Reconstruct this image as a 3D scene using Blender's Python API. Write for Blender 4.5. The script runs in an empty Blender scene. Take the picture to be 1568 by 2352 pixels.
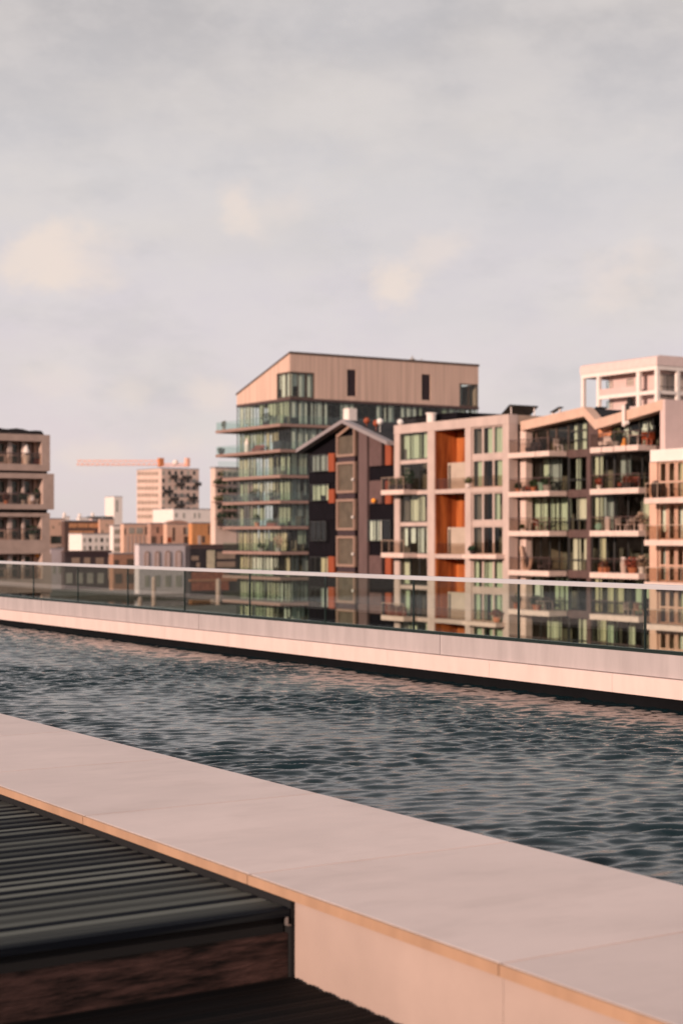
import bpy, math, random
import numpy as np
from mathutils import Vector, noise as mnoise

# ------------------------------------------------------------------ camera, sky, sun, exposure
SC = bpy.context.scene
COL = SC.collection
F_PX = 3800.0                 # focal length in units of a 1568 wide picture
HZ = 1230.0                   # horizon row in that picture
YAW = math.atan2(2404.0, 3800.0)
S_, C_ = math.sin(YAW), math.cos(YAW)
ZC = 12.6                     # eye height above the canal datum
# world x = across the pool (u), world y = along the pool (v); the whole quarter is built on this grid

cam_d = bpy.data.cameras.new("camera")
cam = bpy.data.objects.new("camera", cam_d)
COL.objects.link(cam)
SC.camera = cam
cam.location = (0, 0, ZC)
cam.rotation_euler = (math.radians(90), 0, -YAW)
cam_d.sensor_fit = 'HORIZONTAL'
cam_d.sensor_width = 24.0
cam_d.lens = 24.0 * F_PX / 1568.0
cam_d.shift_y = (HZ - 1176.0) / 1568.0
cam_d.clip_start = 0.1
cam_d.clip_end = 9000
cam_d.dof.use_dof = True
cam_d.dof.focus_distance = 10.8
cam_d.dof.aperture_fstop = 2.8

SC.view_settings.view_transform = 'Standard'
SC.view_settings.look = 'None'
SC.view_settings.gamma = 1.0
SC.view_settings.exposure = 0.35
SC.cycles.use_denoising = True
SC.cycles.max_bounces = 8
SC.cycles.transparent_max_bounces = 24
SC.cycles.sample_clamp_indirect = 6.0
SC.cycles.caustics_reflective = False
SC.cycles.caustics_refractive = False

SUN_EL = math.radians(13.0)
SUN_U, SUN_V = -0.96, -0.27
sun_d = bpy.data.lights.new("sun", 'SUN')
sun_d.energy = 3.7
sun_d.angle = math.radians(0.6)
sun_d.color = (1.0, 0.73, 0.585)
sun = bpy.data.objects.new("sun", sun_d)
COL.objects.link(sun)
sd = Vector((SUN_U * math.cos(SUN_EL), SUN_V * math.cos(SUN_EL), math.sin(SUN_EL))).normalized()
sun.rotation_euler = sd.to_track_quat('Z', 'Y').to_euler()
sun.location = (-30, -20, 40)


def nd(nt, typ, x=0, y=0, **kw):
    n = nt.nodes.new(typ)
    n.location = (x, y)
    for k, v in kw.items():
        setattr(n, k, v)
    return n


def sky_dir(x, y):
    rx, rz = (x - 784) / F_PX, -(y - HZ) / F_PX
    return Vector((C_ * rx + S_, -S_ * rx + C_, rz)).normalized()


def make_world():
    w = bpy.data.worlds.new("World")
    SC.world = w
    w.use_nodes = True
    nt = w.node_tree
    nt.nodes.clear()
    L = nt.links.new
    out = nd(nt, 'ShaderNodeOutputWorld')
    sky = nd(nt, 'ShaderNodeTexSky')
    sky.sky_type = 'NISHITA'
    sky.sun_disc = False
    sky.sun_elevation = SUN_EL
    sky.sun_rotation = math.atan2(SUN_U, SUN_V)
    sky.air_density = 1.0
    sky.dust_density = 2.0
    bg1 = nd(nt, 'ShaderNodeBackground')
    bg1.inputs[1].default_value = 0.08
    L(sky.outputs[0], bg1.inputs[0])
    tc = nd(nt, 'ShaderNodeTexCoord')
    nrm = nd(nt, 'ShaderNodeVectorMath', operation='NORMALIZE')
    L(tc.outputs['Generated'], nrm.inputs[0])
    sep = nd(nt, 'ShaderNodeSeparateXYZ')
    L(nrm.outputs[0], sep.inputs[0])
    # vertical tone of the overcast layer
    ramp = nd(nt, 'ShaderNodeValToRGB')
    e = ramp.color_ramp.elements
    e[0].position, e[0].color = 0.0, (0.72, 0.615, 0.615, 1)
    e[1].position, e[1].color = 1.0, (0.17, 0.185, 0.21, 1)
    for p, c in ((0.05, (0.72, 0.625, 0.64, 1)), (0.13, (0.685, 0.62, 0.645, 1)), (0.21, (0.63, 0.595, 0.60, 1)), (0.30, (0.50, 0.47, 0.47, 1)), (0.45, (0.36, 0.36, 0.375, 1))):
        k = e.new(p)
        k.color = c
    L(sep.outputs['Z'], ramp.inputs[0])

    def fbm(scale, sq, det, rough, off):
        m = nd(nt, 'ShaderNodeMapping')
        m.inputs['Scale'].default_value = (scale, scale, scale * sq)
        m.inputs['Location'].default_value = off
        m.inputs['Rotation'].default_value = (0.0, 0.22, 0.0)
        L(nrm.outputs[0], m.inputs[0])
        n = nd(nt, 'ShaderNodeTexNoise')
        n.inputs['Scale'].default_value = 1.0
        n.inputs['Detail'].default_value = det
        n.inputs['Roughness'].default_value = rough
        L(m.outputs[0], n.inputs['Vector'])
        return n.outputs['Fac']

    def maprange(v, a, b, c, d, smooth=True):
        m = nd(nt, 'ShaderNodeMapRange')
        if smooth:
            m.interpolation_type = 'SMOOTHSTEP'
        m.inputs['From Min'].default_value = a
        m.inputs['From Max'].default_value = b
        m.inputs['To Min'].default_value = c
        m.inputs['To Max'].default_value = d
        L(v, m.inputs['Value'])
        return m.outputs[0]

    def math_(op, a, b):
        m = nd(nt, 'ShaderNodeMath', operation=op)
        for i, q in enumerate((a, b)):
            if isinstance(q, (int, float)):
                m.inputs[i].default_value = q
            else:
                L(q, m.inputs[i])
        return m.outputs[0]

    def mixc(f, a, b):
        m = nd(nt, 'ShaderNodeMix', data_type='RGBA')
        if isinstance(f, (int, float)):
            m.inputs[0].default_value = f
        else:
            L(f, m.inputs[0])
        for i, q in ((6, a), (7, b)):
            if isinstance(q, tuple):
                m.inputs[i].default_value = q
            else:
                L(q, m.inputs[i])
        return m.outputs[2]

    col = ramp.outputs[0]
    wisps = maprange(fbm(7, 2.4, 6, 0.55, (3.1, 1.7, 0.4)), 0.42, 0.70, 0.0, 0.55)
    col = mixc(wisps, col, (0.70, 0.64, 0.60, 1))
    veil = maprange(fbm(5, 3.0, 5, 0.5, (9.2, 4.4, 2.0)), 0.48, 0.72, 0.0, 0.45)
    col = mixc(veil, col, (0.54, 0.52, 0.535, 1))
    mott = maprange(fbm(19, 1.9, 7, 0.62, (5.1, 2.2, 8.4)), 0.36, 0.64, 0.0, 0.30)
    col = mixc(mott, col, (0.74, 0.68, 0.655, 1))
    mott2 = maprange(fbm(11, 2.2, 6, 0.6, (1.9, 7.7, 3.3)), 0.50, 0.68, 0.0, 0.22)
    col = mixc(mott2, col, (0.47, 0.455, 0.47, 1))
    # single cumulus puffs, each at its own direction in the sky
    edge = fbm(16, 1.6, 5, 0.6, (0.7, 5.2, 1.1))
    edge2 = fbm(34, 1.3, 4, 0.6, (2.7, 1.2, 7.1))
    for (px, py, rw, rh, amt) in ((95, 585, 90, 75, .80), (165, 590, 95, 85, .42), (545, 470, 60, 50, .55), (630, 480, 110, 55, .30),
                                  (905, 645, 65, 60, .80), (985, 590, 80, 60, .45), (1410, 655, 80, 75, .42), (1470, 600, 60, 55, .35),
                                  (400, 1020, 95, 42, .50), (230, 1045, 120, 40, .40), (310, 905, 60, 45, .35), (500, 905, 70, 45, .45), (100, 880, 90, 50, .25),
                                  (1000, 1130, 300, 60, .3)):
        c = sky_dir(px, py)
        sub = nd(nt, 'ShaderNodeVectorMath', operation='SUBTRACT')
        L(nrm.outputs[0], sub.inputs[0])
        sub.inputs[1].default_value = c
        mul = nd(nt, 'ShaderNodeVectorMath', operation='MULTIPLY')
        L(sub.outputs[0], mul.inputs[0])
        mul.inputs[1].default_value = (F_PX / rw, F_PX / rw, F_PX / rh)
        ln = nd(nt, 'ShaderNodeVectorMath', operation='LENGTH')
        L(mul.outputs[0], ln.inputs[0])
        d = math_('ADD', ln.outputs['Value'], math_('MULTIPLY', math_('SUBTRACT', edge, 0.5), 2.6))
        d = math_('ADD', d, math_('MULTIPLY', math_('SUBTRACT', edge2, 0.5), 1.9))
        col = mixc(maprange(d, 0.2, 1.35, amt, 0.0), col, (0.83, 0.70, 0.62, 1))
    bg2 = nd(nt, 'ShaderNodeBackground')
    bg2.inputs[1].default_value = 0.86
    L(col, bg2.inputs[0])
    mix = nd(nt, 'ShaderNodeMixShader')
    mix.inputs[0].default_value = 0.92          # a thin high cloud layer over the clear sky
    L(bg1.outputs[0], mix.inputs[1])
    L(bg2.outputs[0], mix.inputs[2])
    L(mix.outputs[0], out.inputs[0])


make_world()

# ------------------------------------------------------------------ helpers
RND = random.Random(11)


def P(x, y=HZ, u=None, v=None, Y=None):
    """grid point on the plane u=const, v=const or at view distance Y seen at (x, y)"""
    rx = (x - 784) / F_PX
    du, dv = C_ * rx + S_, -S_ * rx + C_
    if u is not None:
        Y = u / du
    elif v is not None:
        Y = v / dv
    return Y * du, Y * dv, -(y - HZ) / F_PX * Y


def lin(r, g, b):
    return tuple(((c / 255.0) / 12.92 if c / 255.0 < 0.04045 else ((c / 255.0 + 0.055) / 1.055) ** 2.4) for c in (r, g, b))


MATS = {}


def mat(name, col, rough=0.7, var=0.12, scale=1.5, stretch=(1, 1, 1), spec=0.4, metal=0.0, bump=0.0, bscale=20.0, det=5, second=None, cov=(0.35, 0.65)):
    if name in MATS:
        return MATS[name]
    m = bpy.data.materials.new(name)
    MATS[name] = m
    m.use_nodes = True
    nt = m.node_tree
    b = nt.nodes['Principled BSDF']
    b.inputs['Roughness'].default_value = rough
    b.inputs['Metallic'].default_value = metal
    b.inputs['Specular IOR Level'].default_value = spec
    tc = nd(nt, 'ShaderNodeTexCoord')
    mp = nd(nt, 'ShaderNodeMapping')
    mp.inputs['Scale'].default_value = stretch
    nt.links.new(tc.outputs['Object'], mp.inputs[0])
    n = nd(nt, 'ShaderNodeTexNoise')
    n.inputs['Scale'].default_value = scale
    n.inputs['Detail'].default_value = det
    n.inputs['Roughness'].default_value = 0.6
    nt.links.new(mp.outputs[0], n.inputs['Vector'])
    r = nd(nt, 'ShaderNodeValToRGB')
    r.color_ramp.elements[0].position = cov[0]
    r.color_ramp.elements[1].position = cov[1]
    lo = tuple(c * (1 - var) for c in col) + (1,)
    hi = tuple(min(1, c * (1 + var)) for c in (second or col)) + (1,)
    r.color_ramp.elements[0].color = lo
    r.color_ramp.elements[1].color = hi
    nt.links.new(n.outputs['Fac'], r.inputs[0])
    nt.links.new(r.outputs[0], b.inputs['Base Color'])
    if bump:
        n2 = nd(nt, 'ShaderNodeTexNoise')
        n2.inputs['Scale'].default_value = bscale
        n2.inputs['Detail'].default_value = 4
        nt.links.new(mp.outputs[0], n2.inputs['Vector'])
        bp = nd(nt, 'ShaderNodeBump')
        bp.inputs['Strength'].default_value = bump
        bp.inputs['Distance'].default_value = 0.02
        nt.links.new(n2.outputs['Fac'], bp.inputs['Height'])
        nt.links.new(bp.outputs[0], b.inputs['Normal'])
    return m


def glass(name, tint, rough=0.0, ior=1.45, refl=1.0):
    if name in MATS:
        return MATS[name]
    m = bpy.data.materials.new(name)
    MATS[name] = m
    m.use_nodes = True
    nt = m.node_tree
    nt.nodes.clear()
    out = nd(nt, 'ShaderNodeOutputMaterial')
    tr = nd(nt, 'ShaderNodeBsdfTransparent')
    tr.inputs[0].default_value = tint + (1,)
    gl = nd(nt, 'ShaderNodeBsdfGlossy')
    gl.inputs['Roughness'].default_value = rough
    gl.inputs[0].default_value = (1, 1, 1, 1)
    # Schlick reflectance that is the same from both sides of the sheet
    ge = nd(nt, 'ShaderNodeNewGeometry')
    dt = nd(nt, 'ShaderNodeVectorMath', operation='DOT_PRODUCT')
    nt.links.new(ge.outputs['Normal'], dt.inputs[0])
    nt.links.new(ge.outputs['Incoming'], dt.inputs[1])
    ab = nd(nt, 'ShaderNodeMath', operation='ABSOLUTE')
    nt.links.new(dt.outputs['Value'], ab.inputs[0])
    om = nd(nt, 'ShaderNodeMath', operation='SUBTRACT')
    om.inputs[0].default_value = 1.0
    nt.links.new(ab.outputs[0], om.inputs[1])
    pw_ = nd(nt, 'ShaderNodeMath', operation='POWER')
    nt.links.new(om.outputs[0], pw_.inputs[0])
    pw_.inputs[1].default_value = 5.0
    r0 = ((ior - 1) / (ior + 1)) ** 2
    mu = nd(nt, 'ShaderNodeMath', operation='MULTIPLY_ADD')
    nt.links.new(pw_.outputs[0], mu.inputs[0])
    mu.inputs[1].default_value = (1 - r0) * refl
    mu.inputs[2].default_value = r0 * refl
    mx = nd(nt, 'ShaderNodeMixShader')
    nt.links.new(mu.outputs[0], mx.inputs[0])
    nt.links.new(tr.outputs[0], mx.inputs[1])
    nt.links.new(gl.outputs[0], mx.inputs[2])
    nt.links.new(mx.outputs[0], out.inputs[0])
    return m


ORG = {}


class MB:
    """collects shapes (grid u, v and height relative to the eye) for ONE mesh object"""

    def __init__(self):
        self.v, self.f = [], []

    def box(self, u0, u1, v0, v1, z0, z1):
        n = len(self.v)
        u0, u1 = min(u0, u1), max(u0, u1)
        v0, v1 = min(v0, v1), max(v0, v1)
        z0, z1 = min(z0, z1), max(z0, z1)
        self.v += [(u0, v0, z0), (u1, v0, z0), (u1, v1, z0), (u0, v1, z0), (u0, v0, z1), (u1, v0, z1), (u1, v1, z1), (u0, v1, z1)]
        self.f += [tuple(n + i for i in q) for q in ((0, 3, 2, 1), (4, 5, 6, 7), (0, 1, 5, 4), (1, 2, 6, 5), (2, 3, 7, 6), (3, 0, 4, 7))]
        return self

    def prism(self, poly, axis, a0, a1):
        """poly: list of 2-D points; axis 'u': points are (v,z) swept u=a0..a1; 'v': (u,z); 'z': (u,v)"""
        n = len(self.v)
        k = len(poly)
        for a in (a0, a1):
            for p, q in poly:
                self.v.append((a, p, q) if axis == 'u' else (p, a, q) if axis == 'v' else (p, q, a))
        self.f.append(tuple(n + i for i in range(k))[::-1])
        self.f.append(tuple(n + k + i for i in range(k)))
        for i in range(k):
            j = (i + 1) % k
            self.f.append((n + i, n + j, n + k + j, n + k + i))
        return self

    def tube(self, p, q, r, seg=6, r2=None):
        p, q = Vector(p), Vector(q)
        d = (q - p).normalized()
        a = d.cross(Vector((0, 0, 1)))
        if a.length < 1e-3:
            a = Vector((1, 0, 0))
        a.normalize()
        b = d.cross(a)
        n = len(self.v)
        for c, rr in ((p, r), (q, r if r2 is None else r2)):
            for i in range(seg):
                t = 2 * math.pi * i / seg
                self.v.append(tuple(c + (a * math.cos(t) + b * math.sin(t)) * rr))
        for i in range(seg):
            j = (i + 1) % seg
            self.f.append((n + i, n + j, n + seg + j, n + seg + i))
        self.f.append(tuple(n + i for i in range(seg))[::-1])
        self.f.append(tuple(n + seg + i for i in range(seg)))
        return self

    def ball(self, c, r, sz=1.0, seg=10, rings=6):
        n = len(self.v)
        for i in range(rings + 1):
            t = math.pi * i / rings
            for j in range(seg):
                a = 2 * math.pi * j / seg
                rr = max(1e-4, math.sin(t)) * r
                self.v.append((c[0] + rr * math.cos(a), c[1] + rr * math.sin(a), c[2] + r * sz * math.cos(t)))
        for i in range(rings):
            for j in range(seg):
                k = (j + 1) % seg
                self.f.append((n + i * seg + j, n + (i + 1) * seg + j, n + (i + 1) * seg + k, n + i * seg + k))
        return self

    def lathe(self, c, prof, seg=10):
        n = len(self.v)
        for r, z in prof:
            for j in range(seg):
                a = 2 * math.pi * j / seg
                self.v.append((c[0] + r * math.cos(a), c[1] + r * math.sin(a), c[2] + z))
        for i in range(len(prof) - 1):
            for j in range(seg):
                k = (j + 1) % seg
                self.f.append((n + i * seg + j, n + i * seg + k, n + (i + 1) * seg + k, n + (i + 1) * seg + j))
        self.f.append(tuple(n + j for j in range(seg))[::-1])
        self.f.append(tuple(n + (len(prof) - 1) * seg + j for j in range(seg)))
        return self

    def leaves(self, c, ru, rv, rz, n, size, rnd=RND):
        for _ in range(n):
            while True:
                x, y, z = (rnd.uniform(-1, 1) for _ in range(3))
                if x * x + y * y + z * z < 1:
                    break
            o = Vector((c[0] + x * ru, c[1] + y * rv, c[2] + z * rz))
            a = Vector((rnd.gauss(0, 1), rnd.gauss(0, 1), rnd.gauss(0, 1))).normalized()
            b = a.cross(Vector((rnd.gauss(0, 1), rnd.gauss(0, 1), rnd.gauss(0, 1)))).normalized()
            s = size * rnd.uniform(0.6, 1.4)
            k = len(self.v)
            self.v += [tuple(o - a * s), tuple(o + b * s * 0.45), tuple(o + a * s), tuple(o - b * s * 0.45)]
            self.f.append((k, k + 1, k + 2, k + 3))
        return self

    def build(self, name, m, parent=None, smooth=False):
        o3 = ORG[parent.name] if parent else (0.0, 0.0, 0.0)
        me = bpy.data.meshes.new(name)
        vs = [(a - o3[0], b - o3[1], c + ZC - o3[2]) for a, b, c in self.v]
        me.from_pydata(vs, [], self.f)
        me.validate()
        me.update()
        if smooth:
            me.polygons.foreach_set('use_smooth', [True] * len(me.polygons))
        me.materials.append(m)
        o = bpy.data.objects.new(name, me)
        COL.objects.link(o)
        if parent:
            o.parent = parent
        ORG[o.name] = o3
        return o


class Face:
    """facade plane: kind 'u' faces -u, kind 'v' faces -v; a runs along it, d goes into the building"""

    def __init__(self, kind, base):
        self.k, self.b = kind, base

    def box(self, mb, a0, a1, d0, d1, z0, z1):
        if self.k == 'u':
            mb.box(self.b + d0, self.b + d1, a0, a1, z0, z1)
        else:
            mb.box(a0, a1, self.b + d0, self.b + d1, z0, z1)
        return mb

    def pt(self, a, d, z):
        return (self.b + d, a, z) if self.k == 'u' else (a, self.b + d, z)

    def a(self, x):
        return P(x, u=self.b)[1] if self.k == 'u' else P(x, v=self.b)[0]

    def z(self, x, y):
        return P(x, y, u=self.b)[2] if self.k == 'u' else P(x, y, v=self.b)[2]


def tag(o, label=None, cat=None, group=None, kind=None):
    if label:
        o['label'] = label
    if cat:
        o['category'] = cat
    if group:
        o['group'] = group
    if kind:
        o['kind'] = kind
    return o


def thing(name, label, cat, u, v, z, group=None):
    o = bpy.data.objects.new(name, None)
    o.empty_display_size = 0.3
    COL.objects.link(o)
    o.location = (u, v, z + ZC)
    ORG[o.name] = (u, v, z + ZC)
    return tag(o, label, cat, group)


# ------------------------------------------------------------------ materials
M_coping = mat('pale_limestone', (0.76, 0.615, 0.575), 0.55, 0.06, 1.1, (1, 1.6, 1), spec=0.3, bump=0.05, bscale=60, det=8)
M_edge = mat('sandy_edge_stone', (0.40, 0.245, 0.16), 0.6, 0.10, 2.0, (1, 3, 1))
M_riser = mat('pink_render', (0.42, 0.315, 0.275), 0.6, 0.10, 1.1, det=7)
M_strip = mat('pale_ledge_stone', (0.67, 0.52, 0.48), 0.6, 0.05, 1.6, (1, 3, 0.8), det=6)
M_panel = mat('grey_parapet_panel', (0.40, 0.35, 0.352), 0.55, 0.09, 2.0, (1, 3.0, 0.5), det=8)
M_liner = mat('black_pool_liner', (0.004, 0.004, 0.005), 0.7, 0.2, 4, spec=0.1)
M_rail = mat('brushed_handrail', (0.46, 0.46, 0.49), 0.4, 0.04, 8, (1, .1, 1), spec=0.5)
M_joint = mat('dark_green_glass_edge', (0.012, 0.022, 0.02), 0.25, 0.1)
M_pglass = glass('railing_glass', (0.835, 0.895, 0.86), 0.0, 1.52, 1.3)
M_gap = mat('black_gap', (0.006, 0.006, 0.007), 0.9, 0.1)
M_metal = mat('dull_steel', (0.30, 0.26, 0.25), 0.4, 0.1, metal=0.6)

M_win = glass('window_glass', (0.90, 0.94, 0.905), 0.02, 1.45, 0.6)
M_win2 = glass('clear_window_glass', (0.93, 0.955, 0.93), 0.02, 1.45, 0.5)
M_bal = glass('balustrade_glass', (0.89, 0.935, 0.915), 0.02, 1.45, 0.8)
M_tanglass = glass('tan_balustrade_glass', (0.87, 0.83, 0.79), 0.05, 1.45, 0.5)
CURT = [mat('curtain_cream', (0.62, 0.57, 0.46), 0.9, 0.08, 6, (1, 1, .1)), mat('curtain_green', (0.50, 0.52, 0.41), 0.9, 0.08, 6, (1, 1, .1)),
        mat('curtain_white', (0.74, 0.72, 0.68), 0.9, 0.05, 6, (1, 1, .1)), mat('curtain_beige', (0.60, 0.50, 0.36), 0.9, 0.1, 6, (1, 1, .1)),
        mat('curtain_grey', (0.34, 0.34, 0.34), 0.9, 0.1, 6, (1, 1, .1))]
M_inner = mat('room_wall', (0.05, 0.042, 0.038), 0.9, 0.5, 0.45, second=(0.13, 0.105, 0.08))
M_slab = mat('brown_slab_edge', (0.30, 0.19, 0.16), 0.7, 0.1, 2)
M_dframe = mat('dark_window_frame', (0.035, 0.035, 0.035), 0.5, 0.1)
M_bframe = mat('brown_window_frame', (0.10, 0.065, 0.05), 0.5, 0.1)
M_wood = mat('larch_cladding', (0.60, 0.41, 0.33), 0.75, 0.15, 1.0, (2.2, 2.2, 0.06), det=3)
M_black = mat('black_siding', (0.0085, 0.007, 0.0095), 0.7, 0.3, 2, (3, 3, .3), spec=0.06)
M_roofd = mat('dark_roofing', (0.016, 0.014, 0.016), 0.8, 0.25, 1.5)
M_fascia = mat('grey_fascia', (0.28, 0.245, 0.25), 0.5, 0.05, 1)
M_orange = mat('orange_panel', (0.29, 0.065, 0.026), 0.6, 0.1, 1.2, (1, 1, .3))
M_cedar = mat('orange_cedar', (0.25, 0.052, 0.011), 0.6, 0.25, 1.0, (1.6, 1.6, .15), det=4, second=(0.42, 0.125, 0.032), cov=(.38,.62))
M_bay = mat('peach_bay_frame', (0.31, 0.20, 0.155), 0.5, 0.08, 2)
M_bayin = mat('tan_lift_screen', (0.105, 0.082, 0.060), 0.7, 0.2, 1.2)
M_brownc = mat('brown_column', (0.125, 0.078, 0.075), 0.6, 0.1, 1.5, (1, 1, .3))
M_brownp = mat('brown_panel', (0.115, 0.066, 0.062), 0.6, 0.12, 1.5)
M_spand = mat('plum_spandrel', (0.045, 0.026, 0.03), 0.6, 0.1)
M_frame2 = mat('pinkish_concrete', (0.51, 0.395, 0.355), 0.7, 0.09, 0.8, (1, 1, .5), det=7)
M_tan = mat('tan_render', (0.42, 0.30, 0.23), 0.8, 0.07, 1)
M_sc = mat('tan_screen', (0.46, 0.37, 0.30), 0.7, 0.08, 1)
M_white = mat('white_render', (0.80, 0.70, 0.65), 0.7, 0.05, 0.8)
M_slabw = mat('pale_balcony_concrete', (0.68, 0.52, 0.46), 0.7, 0.08, 2)
M_brpier = mat('brown_cladding', (0.10, 0.06, 0.055), 0.6, 0.15, 2)
M_pinkw = mat('pink_wall_render', (0.62, 0.46, 0.43), 0.8, 0.05, 0.7)
M_peach = mat('peach_render', (0.64, 0.40, 0.30), 0.7, 0.06, 1)
M_fold = mat('folded_roof_fascia', (0.60, 0.40, 0.31), 0.65, 0.08, 1.4)
M_tbrown = mat('taupe_concrete', (0.44, 0.32, 0.275), 0.75, 0.1, 1.2)
M_solar = mat('solar_cells', (0.008, 0.012, 0.012), 0.25, 0.1, spec=0.6)
M_leaf = mat('leaf_green', (0.045, 0.075, 0.03), 0.6, 0.4, 4)
M_leafd = mat('leaf_dark', (0.02, 0.04, 0.02), 0.6, 0.4, 4)
M_leafo = mat('leaf_olive', (0.12, 0.12, 0.05), 0.6, 0.4, 4)
M_terra = mat('terracotta', (0.50, 0.19, 0.10), 0.7, 0.1)
M_pot = mat('grey_pot', (0.35, 0.32, 0.30), 0.7, 0.1)
M_potw = mat('white_pot', (0.75, 0.70, 0.66), 0.6, 0.05)
M_furn = mat('dark_furniture', (0.035, 0.025, 0.025), 0.6, 0.2)
M_furnr = mat('red_brown_furniture', (0.22, 0.055, 0.035), 0.6, 0.2)
M_furnw = mat('pale_furniture', (0.66, 0.54, 0.50), 0.6, 0.1)
M_green = mat('mint_plastic', (0.25, 0.42, 0.33), 0.5, 0.1)
M_crane = mat('hazed_crane_orange', (0.80, 0.43, 0.33), 0.5, 0.1)  # orange paled: distance haze is put into the colour
M_dwin = mat('dark_window', (0.03, 0.035, 0.03), 0.15, 0.3, 0.2, spec=0.5)
M_tanwin = mat('tan_window', (0.30, 0.215, 0.165), 0.3, 0.15, 0.4)
M_greywin = mat('grey_window', (0.36, 0.33, 0.29), 0.25, 0.1, 0.4)
M_quay = mat('quay_paving', (0.16, 0.14, 0.12), 0.9, 0.2, 0.3)


def boards_mat(name, lo, hi, pitch, rough):
    """wood with random tone per half board plus painted light and dark halves (boards run along u, stacked along v)"""
    m = bpy.data.materials.new(name)
    m.use_nodes = True
    nt = m.node_tree
    L = nt.links.new
    b = nt.nodes['Principled BSDF']
    tc = nd(nt, 'ShaderNodeTexCoord')
    sp = nd(nt, 'ShaderNodeSeparateXYZ')
    L(tc.outputs['Object'], sp.inputs[0])
    dv = nd(nt, 'ShaderNodeMath', operation='DIVIDE')
    L(sp.outputs['Y'], dv.inputs[0])
    dv.inputs[1].default_value = pitch / 2
    fl = nd(nt, 'ShaderNodeMath', operation='FLOOR')
    L(dv.outputs[0], fl.inputs[0])
    wn = nd(nt, 'ShaderNodeTexWhiteNoise', noise_dimensions='1D')
    L(fl.outputs[0], wn.inputs['W'])
    mp = nd(nt, 'ShaderNodeMapping')
    mp.inputs['Scale'].default_value = (1.2, 30, 30)
    L(tc.outputs['Object'], mp.inputs[0])
    gn = nd(nt, 'ShaderNodeTexNoise')
    gn.inputs['Scale'].default_value = 1.0
    gn.inputs['Detail'].default_value = 6
    L(mp.outputs[0], gn.inputs['Vector'])
    ad = nd(nt, 'ShaderNodeMath', operation='MULTIPLY_ADD')
    L(gn.outputs['Fac'], ad.inputs[0])
    ad.inputs[1].default_value = 0.45
    ml = nd(nt, 'ShaderNodeMath', operation='MULTIPLY_ADD')
    L(wn.outputs['Value'], ml.inputs[0])
    ml.inputs[1].default_value = 0.80
    alt = nd(nt, 'ShaderNodeMath', operation='FLOORED_MODULO')  # every other half board lighter: shading of rounded boards painted into the tone
    L(fl.outputs[0], alt.inputs[0])
    alt.inputs[1].default_value = 2.0
    al2 = nd(nt, 'ShaderNodeMath', operation='MULTIPLY_ADD')
    L(alt.outputs[0], al2.inputs[0])
    al2.inputs[1].default_value = 0.55
    al2.inputs[2].default_value = -0.68
    L(al2.outputs[0], ml.inputs[2])
    L(ml.outputs[0], ad.inputs[2])
    r = nd(nt, 'ShaderNodeValToRGB')
    r.color_ramp.elements[0].color = lo + (1,)
    r.color_ramp.elements[1].color = hi + (1,)
    L(ad.outputs[0], r.inputs[0])
    L(r.outputs[0], b.inputs['Base Color'])
    b.inputs['Roughness'].default_value = rough
    b.inputs['Specular IOR Level'].default_value = 0.10
    bp = nd(nt, 'ShaderNodeBump')
    bp.inputs['Strength'].default_value = 0.25
    bp.inputs['Distance'].default_value = 0.004
    L(gn.outputs['Fac'], bp.inputs['Height'])
    L(bp.outputs[0], b.inputs['Normal'])
    return m


def water_mat(name, deep, rough, bscale, bstr, stretch=(1, 1, 1)):
    m = bpy.data.materials.new(name)
    m.use_nodes = True
    nt = m.node_tree
    L = nt.links.new
    b = nt.nodes['Principled BSDF']
    b.inputs['Base Color'].default_value = deep + (1,)
    b.inputs['Roughness'].default_value = rough
    b.inputs['IOR'].default_value = 1.333
    b.inputs['Specular IOR Level'].default_value = 0.44
    tc = nd(nt, 'ShaderNodeTexCoord')
    mp = nd(nt, 'ShaderNodeMapping')
    mp.inputs['Scale'].default_value = stretch
    mp.inputs['Rotation'].default_value = (0, 0, YAW)
    L(tc.outputs['Object'], mp.inputs[0])
    n = nd(nt, 'ShaderNodeTexNoise')
    n.inputs['Scale'].default_value = bscale
    n.inputs['Detail'].default_value = 5
    L(mp.outputs[0], n.inputs['Vector'])
    bp = nd(nt, 'ShaderNodeBump')
    bp.inputs['Strength'].default_value = bstr
    bp.inputs['Distance'].default_value = 0.02
    L(n.outputs['Fac'], bp.inputs['Height'])
    L(bp.outputs[0], b.inputs['Normal'])
    return m


# ------------------------------------------------------------------ ground, canal, quays
tag(MB().box(-3500, 6000, -1500, 7500, -16.2, -16.0).build('ground', M_quay), kind='structure')
tag(MB().box(-400, 900, -400, 292, -12.32, -12.2).build('canal_water', water_mat('canal', (0.010, 0.017, 0.016), 0.10, 0.9, 0.6, (1, 2.2, 1))), kind='structure')
tag(MB().box(78.4, 900, -300, 240, -16, -11.4).build('quay', M_quay), kind='structure')
tag(MB().box(-600, 3000, 292.2, 3000, -16, -11.4).build('far_quay', M_quay), kind='structure')
tag(MB().box(-40, 54, 127.9, 160, -16, -11.4).build('wharf', M_quay), kind='structure')
tag(MB().box(-8.5, 10.2, -6, 48, -16, -2.4).build('terrace', M_quay), kind='structure')

# ------------------------------------------------------------------ pool, copings, railing
U_IN, U_NEAR, U_FAR = 3.095, 4.357, 9.96
Z_COP, Z_WAT, Z_LOW = -1.30, -1.50, -1.615


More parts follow.
